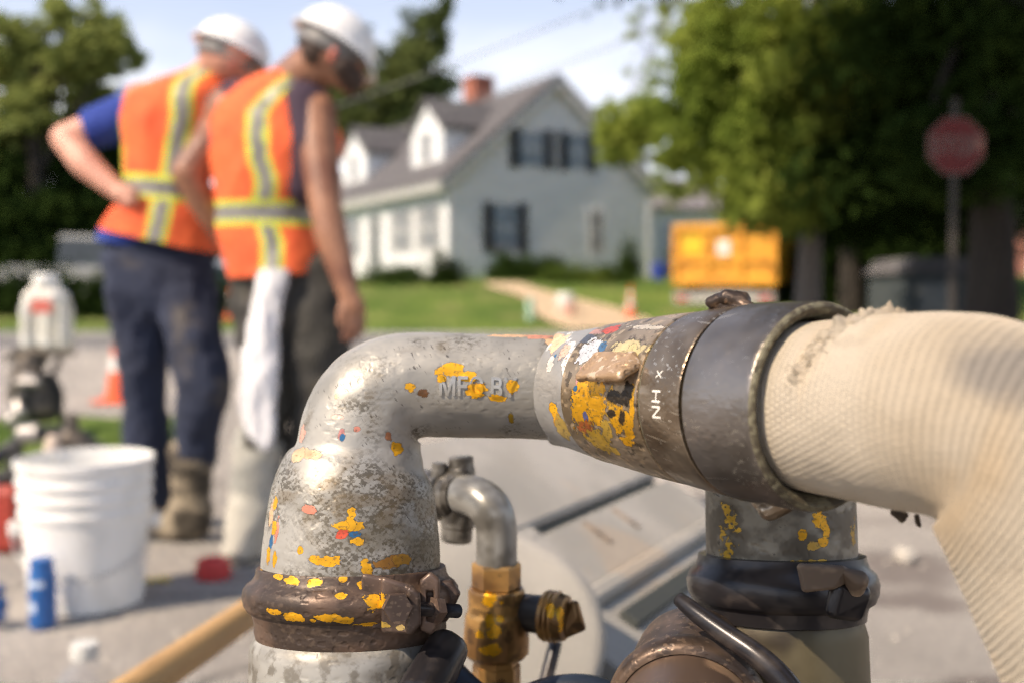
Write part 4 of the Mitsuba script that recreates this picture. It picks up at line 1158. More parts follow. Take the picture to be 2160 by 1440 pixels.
def hat(parent, c, up, R, side_dir):
    """Hard hat: dome, rim with peak, ridge, and the dark headband inside."""
    up = unit(up)
    x = unit(np.asarray(side_dir) - up * (np.asarray(side_dir) @ up))
    m = frame_matrix(c, x, np.cross(up, x), up)
    th = np.linspace(0, np.pi / 2, 20)
    dome = lathe([0, 0, 0], (0, 0, 1), [(math.sin(a) * R * 1.02, max(math.cos(a) ** .8 * R, 1e-4)) for a in th], 56, False)
    dome.vertices[:, 0] *= 1.14
    ridge = tube(np.array([[math.cos(a) * R * 1.13, 0, math.sin(a) * R * 1.03] for a in np.linspace(.25, math.pi - .25, 30)]), .007, 10)
    brim = lathe([0, 0, 0], (0, 0, 1), [(.006, R * .97), (.006, R * 1.05), (-.004, R * 1.14), (-.008, R * 1.13), (-.002, R * 1.02), (.0, R * .96)], 56, False)
    brim.vertices[:, 0] *= np.where(brim.vertices[:, 0] > 0, 1.30, 1.14)
    brim.vertices[:, 2] -= np.clip(brim.vertices[:, 0] - R * .8, 0, 1) * .25
    k = put('hard_hat', moved(join(dome, ridge, brim), m), 'hat_white', parent, smooth=40, label='white hard hat')
    bnd = lathe([0, 0, 0], (0, 0, 1), [(-.046, R * .86), (-.040, R * .90), (-.012, R * .93), (.0, R * .93)], 48, False)
    bnd.vertices[:, 0] *= 1.1
    bnd = join(bnd, trimesh.Trimesh(bnd.vertices * [.985, .985, 1], bnd.faces[:, ::-1], process=False))
    put('headband', moved(bnd, m), 'strap_grey', k, smooth=True)


def J(x, y, d, r):
    return (P(x, y, d), r)


def limb(*js):
    return [hull([a, b]) for a, b in zip(js[:-1], js[1:])]


def floor_pt(x, y, d, r):
    p = P(x, y, d)
    return (np.array([p[0], p[1], r + .003]), r)


# ---- left worker
D1 = 3.40
w1 = thing('person', 'worker in orange vest, blue sleeve and navy trousers, hand on hip, at left', 'person')
body = limb(J(435, 178, D1 + .01, .066), J(462, 140, D1 - .03, .064)) + [hull([J(476, 112, D1 - .06, .082), J(492, 118, D1 - .08, .078), J(512, 142, D1 - .07, .05)]), hull([J(512, 142, D1 - .07, .045), J(526, 150, D1 - .07, .03)]), hull([J(534, 140, D1 - .07, .012), J(528, 128, D1 - .07, .015)])]
body += [hull([J(300, 225, D1, .075), J(450, 215, D1, .075), J(345, 300, D1, .09), J(400, 300, D1, .09)])]
body += limb(J(290, 235, D1 + .01, .060), J(215, 268, D1, .056), J(138, 292, D1 - .02, .045), J(180, 345, D1 - .07, .046), J(240, 398, D1 - .11, .030))
body += limb(J(460, 235, D1 - .02, .060), J(500, 330, D1 + .1, .05), J(480, 420, D1 + .22, .035))
hnd = limb(J(240, 398, D1 - .11, .028), J(262, 412, D1 - .12, .030))
for k, (x, y) in enumerate([(288, 404), (290, 414), (288, 424), (282, 432)]):
    hnd += limb(J(258, 404 + 6 * k, D1 - .13, .0095), J((258 + x) / 2 + 3, (404 + 6 * k + y) / 2, D1 - .145, .009), J(x, y, D1 - .135, .008))
hnd += limb(J(250, 415, D1 - .12, .011), J(258, 432, D1 - .115, .010), J(270, 440, D1 - .11, .008))
put('body', blend(body + hnd, .011, 8), 'skin_fair', w1, smooth=True)
put('ear', blend([hull([J(489, 128, D1 - .135, .012), J(486, 145, D1 - .130, .009)]), hull([J(494, 122, D1 - .135, .010), J(489, 132, D1 - .14, .010)])], .004, 4), 'ear_red', w1, smooth=True)
hat(w1, P(489, 112, D1 - .065), (.37, .22, .90), .097, (.9, .30, -.35))
put('sleeve', wrinkle(blend([hull([J(296, 228, D1 + .01, .078), J(262, 250, D1, .074)]), hull([J(262, 248, D1, .073), J(208, 270, D1, .068)])], .012, 4), .007, 22, 1), 'blue_cloth', w1, smooth=True, label='royal blue T-shirt sleeve')
put('shirt_hem', loft([((209, 508), (330, 524), .10), ((216, 478), (340, 500), .10)], D1, 12, 100)[0], 'blue_cloth', w1, smooth=True)
vest(w1, [((213, 482), (455, 535), .130), ((232, 445), (450, 470), .122), ((262, 400), (430, 412), .115), ((266, 330), (455, 345), .122), ((256, 255), (480, 270), .128), ((266, 208), (492, 216), .118), ((312, 182), (490, 182), .095), ((385, 160), (486, 162), .076), ((412, 148), (474, 152), .062)], D1,
     [[(150, .1), (170, .12), (250, .33), (330, .33), (400, .40)], [(400, .35), (450, .2), (560, .08)], [(190, -1.08), (300, -1.1), (400, -1.1)]], 404, 1)
legs = [hull([J(285, 540, D1, .098), J(388, 556, D1, .098), J(292, 625, D1 + .01, .098), J(392, 630, D1, .096)])]
legs += limb(J(290, 610, D1 + .01, .104), J(302, 720, D1 + .03, .086), J(304, 810, D1 + .05, .072), J(312, 930, D1 + .09, .070), J(320, 1075, D1 + .12, .066))
legs += limb(J(392, 620, D1, .104), J(412, 730, D1 - .05, .088), J(430, 815, D1 - .08, .074), J(418, 900, D1 - .03, .070), J(408, 965, D1 - .01, .072))
t_ = blend(legs, .014, 8)
wrinkle(t_, .020, 9, 4, (1, 1, .7)); wrinkle(t_, .010, 22, 6)
put('trousers', t_, 'navy_cloth', w1, smooth=True, label='muddy navy work trousers')
for nm, js in (('boot', [J(404, 955, D1 - .02, .070), J(405, 1040, D1 - .02, .058), floor_pt(418, 1120, D1 - .02, .045), floor_pt(372, 1120, D1 - .03, .042), floor_pt(352, 1120, D1 - .02, .036)]), ('boot', [J(320, 1060, D1 + .12, .058), floor_pt(326, 1100, D1 + .12, .045), floor_pt(312, 1100, D1 + .02, .040), floor_pt(305, 1100, D1 - .02, .034)])):
    b_ = blend([hull(js[:2]), hull(js[1:3]), hull(js[2:]), hull([js[1], js[2], js[3]])], .012, 5)
    put(nm, wrinkle(b_, .008, 30, 2), 'muddy_boot', w1, smooth=True)

# ---- right worker
D2 = 3.12
w2 = thing('person', 'worker in orange vest with bare tanned arm hanging, white towel at his hip', 'person')
body = limb(J(610, 182, D2, .070), J(648, 148, D2 - .02, .068), J(690, 128, D2 - .05, .066)) + [hull([J(696, 110, D2 - .06, .080), J(712, 112, D2 - .06, .080), J(728, 150, D2 - .06, .055)]), hull([J(728, 150, D2 - .06, .052), J(744, 168, D2 - .06, .032), J(738, 180, D2 - .06, .028)]), hull([J(752, 160, D2 - .06, .016), J(766, 178, D2 - .06, .012), J(756, 184, D2 - .06, .012)])]
body += [hull([J(490, 235, D2, .08), J(640, 225, D2, .085), J(540, 320, D2, .09), J(620, 320, D2, .09)])]
body += limb(J(664, 240, D2 - .06, .062), J(672, 320, D2 - .10, .055), J(688, 440, D2 - .15, .045), J(697, 490, D2 - .16, .047), J(718, 560, D2 - .17, .038), J(735, 618, D2 - .18, .029))
body += limb(J(486, 240, D2 + .02, .064), J(440, 305, D2 + .02, .052), J(395, 364, D2 - .01, .044), J(428, 425, D2 + .03, .045), J(468, 496, D2 + .07, .031))
hx_ = D2 - .18
hnd = [hull([J(735, 622, hx_, .027), J(740, 655, hx_, .024), J(756, 655, hx_ + .02, .022), J(748, 640, hx_, .026)])]
for (x0, y0, x1, y1, x2, y2, dd) in [(734, 664, 732, 690, 726, 712, -.012), (744, 668, 744, 695, 737, 717, -.006), (753, 666, 755, 692, 749, 713, .006), (761, 662, 765, 684, 760, 702, .018)]:
    hnd += limb(J(x0, y0, hx_ + dd, .0105), J(x1, y1, hx_ + dd, .0095), J(x2, y2, hx_ + dd, .008))
hnd += limb(J(730, 635, hx_ - .01, .013), J(720, 660, hx_ - .02, .011), J(719, 684, hx_ - .02, .009))
hl_ = D2 + .07
hnd += [hull([J(462, 492, hl_, .029), J(484, 505, hl_ - .01, .026)])]
for k, (x, y) in enumerate([(512, 500), (514, 511), (511, 522), (504, 531)]):
    hnd += limb(J(486, 496 + 7 * k, hl_ - .015, .0098), J((486 + x) / 2 + 2, (496 + 7 * k + y) / 2, hl_ - .03, .009), J(x, y, hl_ - .022, .008))
put('body', blend(body + hnd, .0105, 8), 'skin_tan', w2, smooth=True)
put('ear', blend([hull([J(704, 104, D2 - .135, .014), J(700, 124, D2 - .13, .010)]), hull([J(710, 98, D2 - .13, .011), J(705, 110, D2 - .14, .011)])], .004, 4), 'ear_red', w2, smooth=True)
put('beard', blend([hull([J(724, 140, D2 - .11, .032), J(742, 168, D2 - .085, .034)]), hull([J(742, 168, D2 - .085, .034), J(748, 182, D2 - .06, .022)])], .008, 4), 'hair_brown', w2, smooth=True)
put('hair', blend([hull([J(672, 108, D2 - .09, .050), J(690, 96, D2 - .07, .075)])], .012, 3), 'hair_brown', w2, smooth=True)
hat(w2, P(706, 98, D2 - .055), (.50, .20, .85), .101, (.85, .20, -.50))
put('undershirt', blend([hull([J(640, 228, D2 - .045, .078), J(652, 300, D2 - .070, .072), J(640, 390, D2 - .05, .066)]), hull([J(505, 225, D2, .08), J(500, 300, D2, .085)])], .014, 4), 'plum_cloth', w2, smooth=True, label='dark sleeveless shirt showing at the armhole')
vest(w2, [((487, 588), (684, 576), .125), ((470, 520), (672, 520), .118), ((458, 455), (652, 455), .112), ((452, 370), (706, 370), .125), ((450, 300), (716, 300), .130), ((454, 240), (700, 240), .120), ((474, 202), (684, 198), .100), ((522, 172), (666, 174), .08), ((572, 150), (654, 164), .064)], D2,
     [[(150, .72), (172, .58), (213, .12), (253, -.12), (300, -.17), (350, -.12), (410, .10), (440, .15)], [(440, .2), (520, .2), (600, .02)]], 457, 7)
legs = [hull([J(560, 590, D2, .095), J(665, 592, D2, .095), J(560, 650, D2, .095), J(668, 650, D2, .095)])]
legs += limb(J(560, 640, D2, .10), J(566, 760, D2 - .01, .082), J(566, 860, D2 - .02, .070), J(548, 960, D2, .062))
legs += limb(J(668, 640, D2, .106), J(672, 760, D2 - .01, .092), J(672, 870, D2 - .02, .078), J(660, 1000, D2, .070), J(652, 1100, D2, .066))
t_ = blend(legs, .014, 8)
wrinkle(t_, .022, 9, 14, (1, 1, .7)); wrinkle(t_, .010, 22, 16)
put('trousers', t_, 'dark_cloth', w2, smooth=True, label='dark muddy work trousers')
tw = loft([((556, 570), (604, 568), .020), ((536, 620), (602, 620), .030), ((524, 700), (598, 700), .034), ((514, 790), (590, 790), .030), ((511, 870), (582, 870), .030), ((520, 925), (584, 930), .026), ((546, 946), (572, 948), .010)], D2 - .115, 90, 80, 2.0)[0]
wrinkle(tw, .022, 13, 21, (1.7, 1, .45))
wrinkle(tw, .012, 30, 22, (1.5, 1, .5))
put('towel', tw, 'white_cloth', w2, smooth=True, label='white towel hanging from the waist')
for js in ([J(550, 935, D2, .078), J(536, 1040, D2, .070), floor_pt(528, 1160, D2, .048), floor_pt(505, 1180, D2 - .04, .044), floor_pt(492, 1180, D2 - .02, .036)], [J(658, 1020, D2, .075), J(654, 1090, D2, .066), floor_pt(660, 1160, D2, .048), floor_pt(690, 1165, D2 + .02, .044), floor_pt(705, 1165, D2 + .04, .036)]):
    b_ = blend([hull(js[:2]), hull(js[1:3]), hull(js[2:]), hull([js[1], js[2], js[3]])], .012, 5)
    put('rubber_boot', wrinkle(b_, .010, 18, 3), 'pale_boot', w2, smooth=True)
# ================================================================== HOUSE
def siding(p, n, uv):
    return mix((.85, .865, .88), (.80, .815, .83), smoothstep(.4, .7, fbm(p.x * 1.5, p.y * 1.5, p.z * 4, 3)))


def clap_bump(p, n, uv):
    a = p.z / .115
    return a - dr.floor(a)


mat('white_siding', siding, rough=.6, bump=(clap_bump, 4e-3), bump_scale=.010)
mat('white_trim', (.82, .81, .79), rough=.5)
mat('eave_grey', (.46, .46, .43), rough=.6)
mat('roof_shingle', lambda p, n, uv: mix((.105, .10, .102), (.078, .075, .078), fbm(p.x * 3, p.y * 3, p.z * 3, 3)), rough=.9)
mat('wing_shingle', lambda p, n, uv: mix((.24, .22, .225), (.18, .165, .17), fbm(p.x * 3, p.y * 3, p.z * 3, 3)), rough=.9)
mat('shutter_black', (.012, .016, .020), rough=.4)
mat('shutter_grey', (.34, .34, .33), rough=.6)
scene['window_pane'] = {'type': 'principled', 'base_color': {'type': 'rgb', 'value': [.24, .30, .36]}, 'roughness': .05, 'specular': .8}
mat('chimney_brick', lambda p, n, uv: mix((.40, .15, .095), (.30, .105, .07), cr(p)), rough=.9)


def cr(p):
    return mikit.cell_rand(p.x * 4.5 + p.y * 4.5, p.z * 13)


HC = np.array([(945 - CX) / FPX * 30.6, 30.6, 0])
GB = np.array([-.47, .883, 0]); GB = GB / np.linalg.norm(GB)
GG = np.array([GB[1], -GB[0], 0])
HC[2] = .77 + 25 / FPX * 30.6
HM = frame_matrix(HC, GG, GB, [0, 0, 1])
house = thing('house', 'white clapboard house with two dormers, brick chimney and black shutters', 'house')


def hp_(mesh, name, m_, parent=None, **k):
    return put(name, moved(mesh, HM), m_, parent or house, **k)


W_, L_, EV, RG = 6.90, 12.6, 2.92, 5.85
hp_(join(prism([(0, 0), (W_, 0), (W_, EV), (W_ / 2, RG - .08), (0, EV)], 0, L_)), 'wall', 'white_siding')
hp_(box([-.03, -.03, -.75], [W_ + .03, L_, 0.002]), 'foundation', 'kerb_stone')
sl = (RG - EV) / (W_ / 2)
rt = .16
roof = join(prism([(-.32, EV - .32 * sl), (W_ / 2, RG), (W_ / 2, RG + rt), (-.38, EV - .32 * sl + rt * .6)], -.28, L_ + .28), prism([(W_ + .32, EV - .32 * sl), (W_ + .38, EV - .32 * sl + rt * .6), (W_ / 2 + .001, RG + rt), (W_ / 2 + .001, RG)], -.28, L_ + .28))
rk = hp_(roof, 'roof', 'roof_shingle')
hp_(join(box([-.36, -.29, EV - .46], [-.30, L_ + .29, EV - .22]), box([-.30, -.1, EV - .42], [.0, L_ + .1, EV - .36])), 'eave_board', 'eave_grey')
for sg in (0, 1):
    a, b = (-.30, W_ / 2) if sg == 0 else (W_ + .30, W_ / 2)
    pz = EV - .30 * sl
    poly = [(a, pz - .2), (b, RG - .2), (b, RG - .01), (a, pz - .01)]
    hp_(prism(poly if sg == 0 else poly[::-1], -.262, -.20), 'rake_board', 'white_trim')
for x in (-.012, W_ - .13):
    hp_(box([x, -.02, 0], [x + .15, .05, EV - .3]), 'corner_board', 'white_trim')


scene['window_dim'] = {'type': 'principled', 'base_color': {'type': 'rgb', 'value': [.10, .11, .105]}, 'roughness': .05, 'specular': .7}


def window(face, a0, a1, z0, z1, shutters=None, sm='shutter_black', depth=0.0):
    """A sash window on the gable (face 'g': a runs along the gable) or front wall (face 'f'), sunk a little, with frame, mullions, pane and shutters."""
    q = .965 if face == 'g' else 1.11
    a0, a1, shutters = a0 * q, a1 * q, [(s[0] * q, s[1] * q) for s in shutters or ()]

    def bx(x0, x1, zz0, zz1, o0, o1):
        return box([x0, -o1, zz0], [x1, -o0, zz1]) if face == 'g' else box([depth - o1, x0, zz0], [depth - o0, x1, zz1])
    w = hp_(join(bx(a0 - .10, a0, z0 - .1, z1 + .12, -.02, .012), bx(a1, a1 + .10, z0 - .1, z1 + .12, -.02, .012), bx(a0, a1, z1, z1 + .12, -.02, .014), bx(a0, a1, z0 - .1, z0, -.02, .02), bx(a0, a1, (z0 + z1) / 2 - .03, (z0 + z1) / 2 + .03, -.01, .03), bx((a0 + a1) / 2 - .015, (a0 + a1) / 2 + .015, z0, z1, -.01, .025)), 'window', 'white_trim')
    hp_(bx(a0, a1, z0, z1, -.01, .008), 'pane', 'window_pane' if shutters and face == 'g' else 'window_dim', w)
    for s in shutters or ():
        hp_(join(bx(s[0], s[1], z0 - .05, z1 + .05, -.01, .045), *[bx(s[0] + .05, s[1] - .05, z0 + k * (z1 - z0) / 12, z0 + (k + .5) * (z1 - z0) / 12, .045, .056) for k in range(12)]), 'shutter', sm, w)


window('g', 2.38, 3.17, 3.28, 4.32, [(2.02, 2.36), (3.20, 3.54)])
window('g', 4.06, 4.72, 3.28, 4.32, [(3.72, 4.04), (4.74, 5.06)])
window('g', 1.48, 2.28, .83, 2.16, [(1.14, 1.45), (2.31, 2.62)])
window('g', 4.88, 5.30, .85, 2.05)
window('f', .72, 1.62, .88, 2.16, [(.42, .66), (1.68, 1.92)], 'shutter_grey')
window('f', 2.62, 3.52, .88, 2.16, [(2.32, 2.56), (3.58, 3.82)], 'shutter_grey')
window('f', 6.6, 7.5, .88, 2.16, [(6.3, 6.54), (7.56, 7.80)], 'shutter_grey')
mat('door_grey', (.13, .14, .14), rough=.5)
dk = hp_(box([-.03, 5.05, .05], [.0, 6.05, 2.15]), 'door', 'door_grey')
hp_(join(box([-.06, 4.88, 0], [0, 5.05, 2.2]), box([-.06, 6.05, 0], [0, 6.22, 2.2]), box([-.08, 4.86, 2.2], [0, 6.24, 2.42])), 'door_frame', 'white_trim', dk)
for w0, w1 in ((1.44, 3.74), (7.80, 10.1)):
    uf = .50
    wm, ez, pz = (w0 + w1) / 2, 4.52, 5.35
    poly = [(w0, 3.05), (w1, 3.05), (w1, ez), (wm, pz), (w0, ez)]
    d_ = prism([(x, z) for x, z in poly], -3.0, -uf)         # built facing -y, then turned so that it faces the front
    rot = np.eye(4); rot[:3, :3] = [[0, -1, 0], [1, 0, 0], [0, 0, 1]]
    dm = hp_(moved(d_, rot), 'dormer', 'white_siding')
    o_ = .14
    rr = join(prism([(w0 - o_, ez - o_ * .8), (wm, pz + .02), (wm, pz + .14), (w0 - o_ - .04, ez - o_ * .8 + .1)], -3.2, -uf + .12), prism([(w1 + o_, ez - o_ * .8), (w1 + o_ + .04, ez - o_ * .8 + .1), (wm + .001, pz + .14), (wm + .001, pz + .02)], -3.2, -uf + .12))
    hp_(moved(rr, rot), 'dormer_roof', 'roof_shingle', dm)
    fr = join(box([uf - .03, wm - .48, 3.50], [uf + .01, wm - .36, 4.52]), box([uf - .03, wm + .36, 3.50], [uf + .01, wm + .48, 4.52]), box([uf - .031, wm - .36, 4.40], [uf + .01, wm + .36, 4.52]), box([uf - .04, wm - .36, 3.50], [uf + .01, wm + .36, 3.60]), box([uf - .02, wm - .36, 3.97], [uf + .01, wm + .36, 4.03]))
    wf_ = hp_(fr, 'dormer_window', 'white_trim', dm)
ch = hp_(box([3.15, 4.75, 4.6], [3.9, 5.6, 6.72], .01), 'chimney', 'chimney_brick', rk)
hp_(box([3.10, 4.70, 6.72], [3.95, 5.65, 6.80], .01), 'chimney_cap', 'chimney_brick', rk)
# dormer panes
for wm in (2.59, 8.95):
    hp_(box([.492, wm - .36, 3.60], [.499, wm + .36, 4.40]), 'dormer_pane', 'window_dim')
# rear wing
hp_(prism([(W_ - .01, -.6), (13.2, -.6), (13.2, 2.45), (W_ - .01, 2.45)], 2.2, 6.4), 'wing_wall', 'white_siding')
wr = hp_(trimesh.convex.convex_hull(np.array([(x, y, z) for x in (W_ - .2, 13.6) for y in (1.95, 6.7) for z in (2.42, 2.50)] + [(W_ - .2, 4.3, 3.75), (11.3, 4.3, 3.75)])), 'wing_roof', 'wing_shingle')
hp_(join(box([8.0, 3.4, 3.3], [9.15, 4.6, 4.35], .02), box([7.9, 3.3, 4.35], [9.25, 4.7, 4.43], .01)), 'cupola', 'white_trim', wr)
hp_(join(box([9.0, 2.14, .7], [9.8, 2.199, 1.9])), 'wing_window', 'window_pane')

# ================================================================== TREES AND SHRUBS
def leaf_mat(key, a, b, tr=.75):
    scene[key] = {'type': 'principledthin', 'base_color': proc(lambda p, n, uv: mix(a, b, smoothstep(.3, .7, fbm(p.x * .9, p.y * .9, p.z * .9, 2)))), 'roughness': .45, 'diff_trans': tr, 'spec_trans': 0.0, 'eta': 1.4}


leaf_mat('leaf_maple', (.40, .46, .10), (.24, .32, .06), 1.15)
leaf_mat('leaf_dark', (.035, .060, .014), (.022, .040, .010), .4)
leaf_mat('leaf_olive', (.36, .40, .125), (.24, .28, .085), 1.0)
leaf_mat('leaf_fir', (.17, .20, .065), (.10, .135, .045), .7)
leaf_mat('leaf_shrub', (.055, .090, .020), (.030, .060, .014), .5)
leaf_mat('leaf_light', (.15, .20, .035), (.10, .15, .03))
mat('bark', lambda p, n, uv: mix((.040, .033, .026), (.022, .018, .015), fbm(p.x * 12, p.y * 12, p.z * 3, 3)), rough=.95)
mat('bark_grey', lambda p, n, uv: mix((.15, .13, .115), (.09, .08, .07), fbm(p.x * 9, p.y * 9, p.z * 3, 3)), rough=.95)


def leaf_cloud(centres, size, rng):
    n = len(centres)
    nn = rng.normal(size=(n, 3)) + [0, 0, .9]; nn /= np.linalg.norm(nn, axis=1, keepdims=True)      # leaves lie roughly flat to the light
    a = np.cross(nn, rng.normal(size=(n, 3))); a /= np.linalg.norm(a, axis=1, keepdims=True)
    b = np.cross(nn, a)
    s = size * rng.uniform(.6, 1.35, (n, 1))
    v = np.stack([centres - a * s, centres + b * s * .55 + nn * s * .18, centres + a * s, centres - b * s * .55 + nn * s * .18], 1)
    i = np.arange(n) * 4
    f = np.concatenate([np.stack([i, i + 1, i + 2], 1), np.stack([i, i + 2, i + 3], 1)])
    return v.reshape(-1, 3), f


def crown_mesh(blobs, nleaf, size, seed, clump=.20, shell=.45, nclump=26):
    """blobs: (centre, (rx, ry, rz)); leaves sit in clumps spread through each blob's outer volume."""
    rng = np.random.default_rng(seed)
    vol = np.array([r[0] * r[2] + r[0] * r[1] for _, r in blobs])
    pts = []
    for (c, r), w in zip(blobs, vol / vol.sum()):
        d = rng.normal(size=(nclump, 3)); d /= np.linalg.norm(d, axis=1, keepdims=True)
        rad = rng.uniform(shell, 1.0, (nclump, 1)) * (.75 + .5 * meshkit.fbm(d * 1.7 + seed, 2)[:, None])
        cl = d * rad
        k = int(nleaf * w)
        which = rng.integers(0, nclump, k)
        cs = rng.uniform(.6, 1.4, nclump)[which][:, None]
        q_ = cl[which] + rng.normal(size=(k, 3)) * clump * cs
        pts.append(np.asarray(c) + q_ * np.asarray(r))
    return leaf_cloud(np.concatenate(pts), size, rng)


def tree(name, label, cat, blobs, nleaf, size, leaf, trunk=None, seed=1, group=None, bark='bark', nclump=26, shell=.45, clump=.20):
    k = thing(name, label, cat, group)
    put('crown', crown_mesh(blobs, nleaf, size, seed, clump, shell, nclump), leaf, k)
    if trunk:
        base, top_, r0 = np.asarray(trunk[0], float), np.asarray(trunk[1], float), trunk[2]
        rng = np.random.default_rng(seed + 50)
        n = 16
        s = np.linspace(0, 1, n)
        line = base + (top_ - base) * s[:, None] + np.cumsum(rng.normal(0, .12 * r0, (n, 3)), 0) * [1, 1, 0]
        put('trunk', tube(line, r0 * (1.25 * np.exp(-s * 9) * .5 + 1 - .6 * s), 20), bark, k, smooth=True)
        ls = []
        for c, r in blobs[:14]:
            t0 = rng.uniform(.45, .95)
            p0 = line[int(t0 * (n - 1))]
            p2 = np.asarray(c) + rng.normal(0, .2, 3) * np.asarray(r)
            p1 = (p0 + p2) / 2 + np.array([0, 0, .12 * np.linalg.norm(p2 - p0)])
            w = np.linspace(0, 1, 10)[:, None]
            ln = (1 - w) ** 2 * p0 + 2 * w * (1 - w) * p1 + w ** 2 * p2
            ls.append(tube(ln, r0 * .38 * (1 - .8 * w[:, 0]), 8))
        put('limbs', join(*ls), bark, k, smooth=True)
    return k


def B(px, py, d, rx, ry, rd=None):
    """Foliage blob centred at a pixel and depth, radii in pixels at that depth."""
    return (P(px, py, d), (M(rx, d), M(rd or rx, d), M(ry, d)))


# big near tree at right: low lit boughs, heart coloured as shaded, unseen crown added above to shade it
big = [B(1310, 285, 15, 60, 60), B(1390, 270, 15, 90, 70), B(1470, 180, 14.5, 110, 130), B(1500, 330, 14.5, 120, 90), B(1600, 250, 14.2, 150, 130), B(1600, 400, 14.2, 130, 80), B(1720, 130, 14, 190, 150), B(1760, 330, 14.2, 170, 130),
       B(1480, 60, 14.5, 90, 80), B(1620, 60, 14, 140, 90), B(1880, 90, 13, 200, 140), B(2060, 60, 12.5, 200, 120), B(2150, 260, 13, 150, 150), B(1900, 300, 14.5, 180, 140), B(2020, 420, 16.5, 160, 90), B(1560, 120, 15, 120, 100),
       B(1840, 460, 16.5, 150, 80), B(1980, 180, 15, 220, 150), B(1780, 210, 16, 180, 150), B(2120, 400, 15.5, 120, 120)]
upper = [((x, y, z), (r, r, r * .85)) for x, y, z, r in [(4.2, 12.5, 7.8, 2.2), (6, 12, 8.0, 2.6), (8.7, 12, 7.5, 2.6), (5.4, 12, 10.5, 2.5), (7.5, 11.5, 11, 2.6), (10.5, 12, 9, 2.6), (6, 15, 12, 2.6), (5.6, 15, 9.5, 2.4), (9, 15, 11, 2.6), (1.0, 9.4, 7.4, 1.5), (2.9, 9.9, 8.0, 1.9), (2.8, 10.2, 10.0, 1.9), (4.6, 10.0, 6.7, 2.0), (6.5, 10.0, 6.4, 2.2), (8.7, 10.2, 6.5, 2.4),
                                                 (4.5, 9.9, 9.0, 2.0), (-.1, 8.4, 7.4, 1.3), (1.6, 8.6, 6.9, 1.6), (3.2, 8.2, 6.8, 1.7), (5.2, 7.6, 6.6, 1.8), (7.0, 7.6, 5.8, 2.0), (9.0, 8.0, 6.0, 2.2), (6.4, 6.0, 6.6, 1.8), (8.4, 5.6, 6.2, 2.0), (11, 9, 7, 2.4), (6.5, 3.6, 5.6, 1.7), (8.6, 3.0, 5.6, 2.0), (10.5, 5.2, 6.2, 2.2), (7.6, 1.0, 6.2, 1.8), (10.5, 1.2, 6.5, 2.2), (12.5, 6.5, 6.8, 2.4), (12.8, 3.0, 7, 2.4)]]
big += [B(2080, 300, 11.6, 190, 130), B(2150, 120, 11.4, 150, 150), B(1960, 350, 11.9, 110, 90), B(1660, 430, 14.5, 90, 60), B(1735, 425, 15, 90, 55)]
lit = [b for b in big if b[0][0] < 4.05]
dark = [b for b in big if b[0][0] >= 4.05]  # shaded half of the same tree, shade put into its leaf colour
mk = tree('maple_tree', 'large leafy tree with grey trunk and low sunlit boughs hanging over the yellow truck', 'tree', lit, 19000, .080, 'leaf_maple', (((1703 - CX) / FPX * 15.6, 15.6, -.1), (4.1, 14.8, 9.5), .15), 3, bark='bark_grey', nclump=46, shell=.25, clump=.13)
dt = tree('shade_coloured_tree', 'right half of the huge tree, its shade put into the leaf colour, with a thick black trunk at the right edge', 'tree', dark, 26000, .080, 'leaf_dark', ((5.40, 12.4, -.1), (5.75, 12.6, 9.5), .23), 4, nclump=40, shell=.2, clump=.18)
put('added_shade_crown', crown_mesh(upper, 62000, .16, 77, .24, .2, 40), 'leaf_dark', dt)  # unseen crown added to shade the boughs and block sky light
# sprig hanging against the sky
tree('tree_branch', 'thin sprig of leaves hanging against the sky left of the big tree', 'branch', [B(1335, 42, 12, 14, 8), B(1330, 78, 12, 14, 9), B(1385, 70, 12, 14, 14), B(1320, 155, 12, 9, 12), B(1400, 20, 12, 20, 10), B(1357, 20, 12, 10, 10)], 170, .05, 'leaf_maple', (P(1560, -130, 12.4), P(1400, 0, 12.1), .03), 8, nclump=5)
# second tall tree behind the truck, its unseen crown added above the frame for shade
t2 = [((x, y, z), (2.8, 2.8, 2.4)) for x, y, z in [(3.2, 21, 9.0), (6, 20.5, 9.4), (8.8, 21, 9), (4.5, 22.5, 11.5), (7.5, 22, 12), (11, 21.5, 10.5)]]
t2 += [B(1900, 470, 20.5, 170, 70), B(1760, 480, 21.5, 110, 55), B(2060, 500, 21, 130, 70)]
tree('street_tree', 'dark tree farther off, filling the gap between the truck and the stop sign', 'tree', t2, 22000, .11, 'leaf_dark', (((1800 - CX) / FPX * 21, 21, .1), ((1760 - CX) / FPX * 21, 21.4, 10.5), .18), 12)
# wall of evergreens behind, at right
for i, (x, y, h, w, lab) in enumerate([(7.6, 27, 6.5, 2.6, 'right of the yellow truck'), (9.4, 27.5, 7.5, 2.6, 'behind the grey shed'), (11.2, 31, 8.0, 2.6, 'farthest of its row, between the shed and the brick house'), (8.2, 23.5, 4.5, 2.0, 'nearest of its row, left of the shed')]):
    tree('evergreen_tree', 'dark dense evergreen ' + lab, 'tree', [((x, y, h * .30), (w, w * .8, h * .34)), ((x + .3, y + .2, h * .68), (w * .75, w * .7, h * .32)), ((x - .6, y, h * .12 + .3), (w * .9, w * .7, h * .2))], 9000, .13, 'leaf_dark', ((x, y, 0), (x, y, h * .8), .16), 30 + i, 'dark evergreens behind the stop sign')
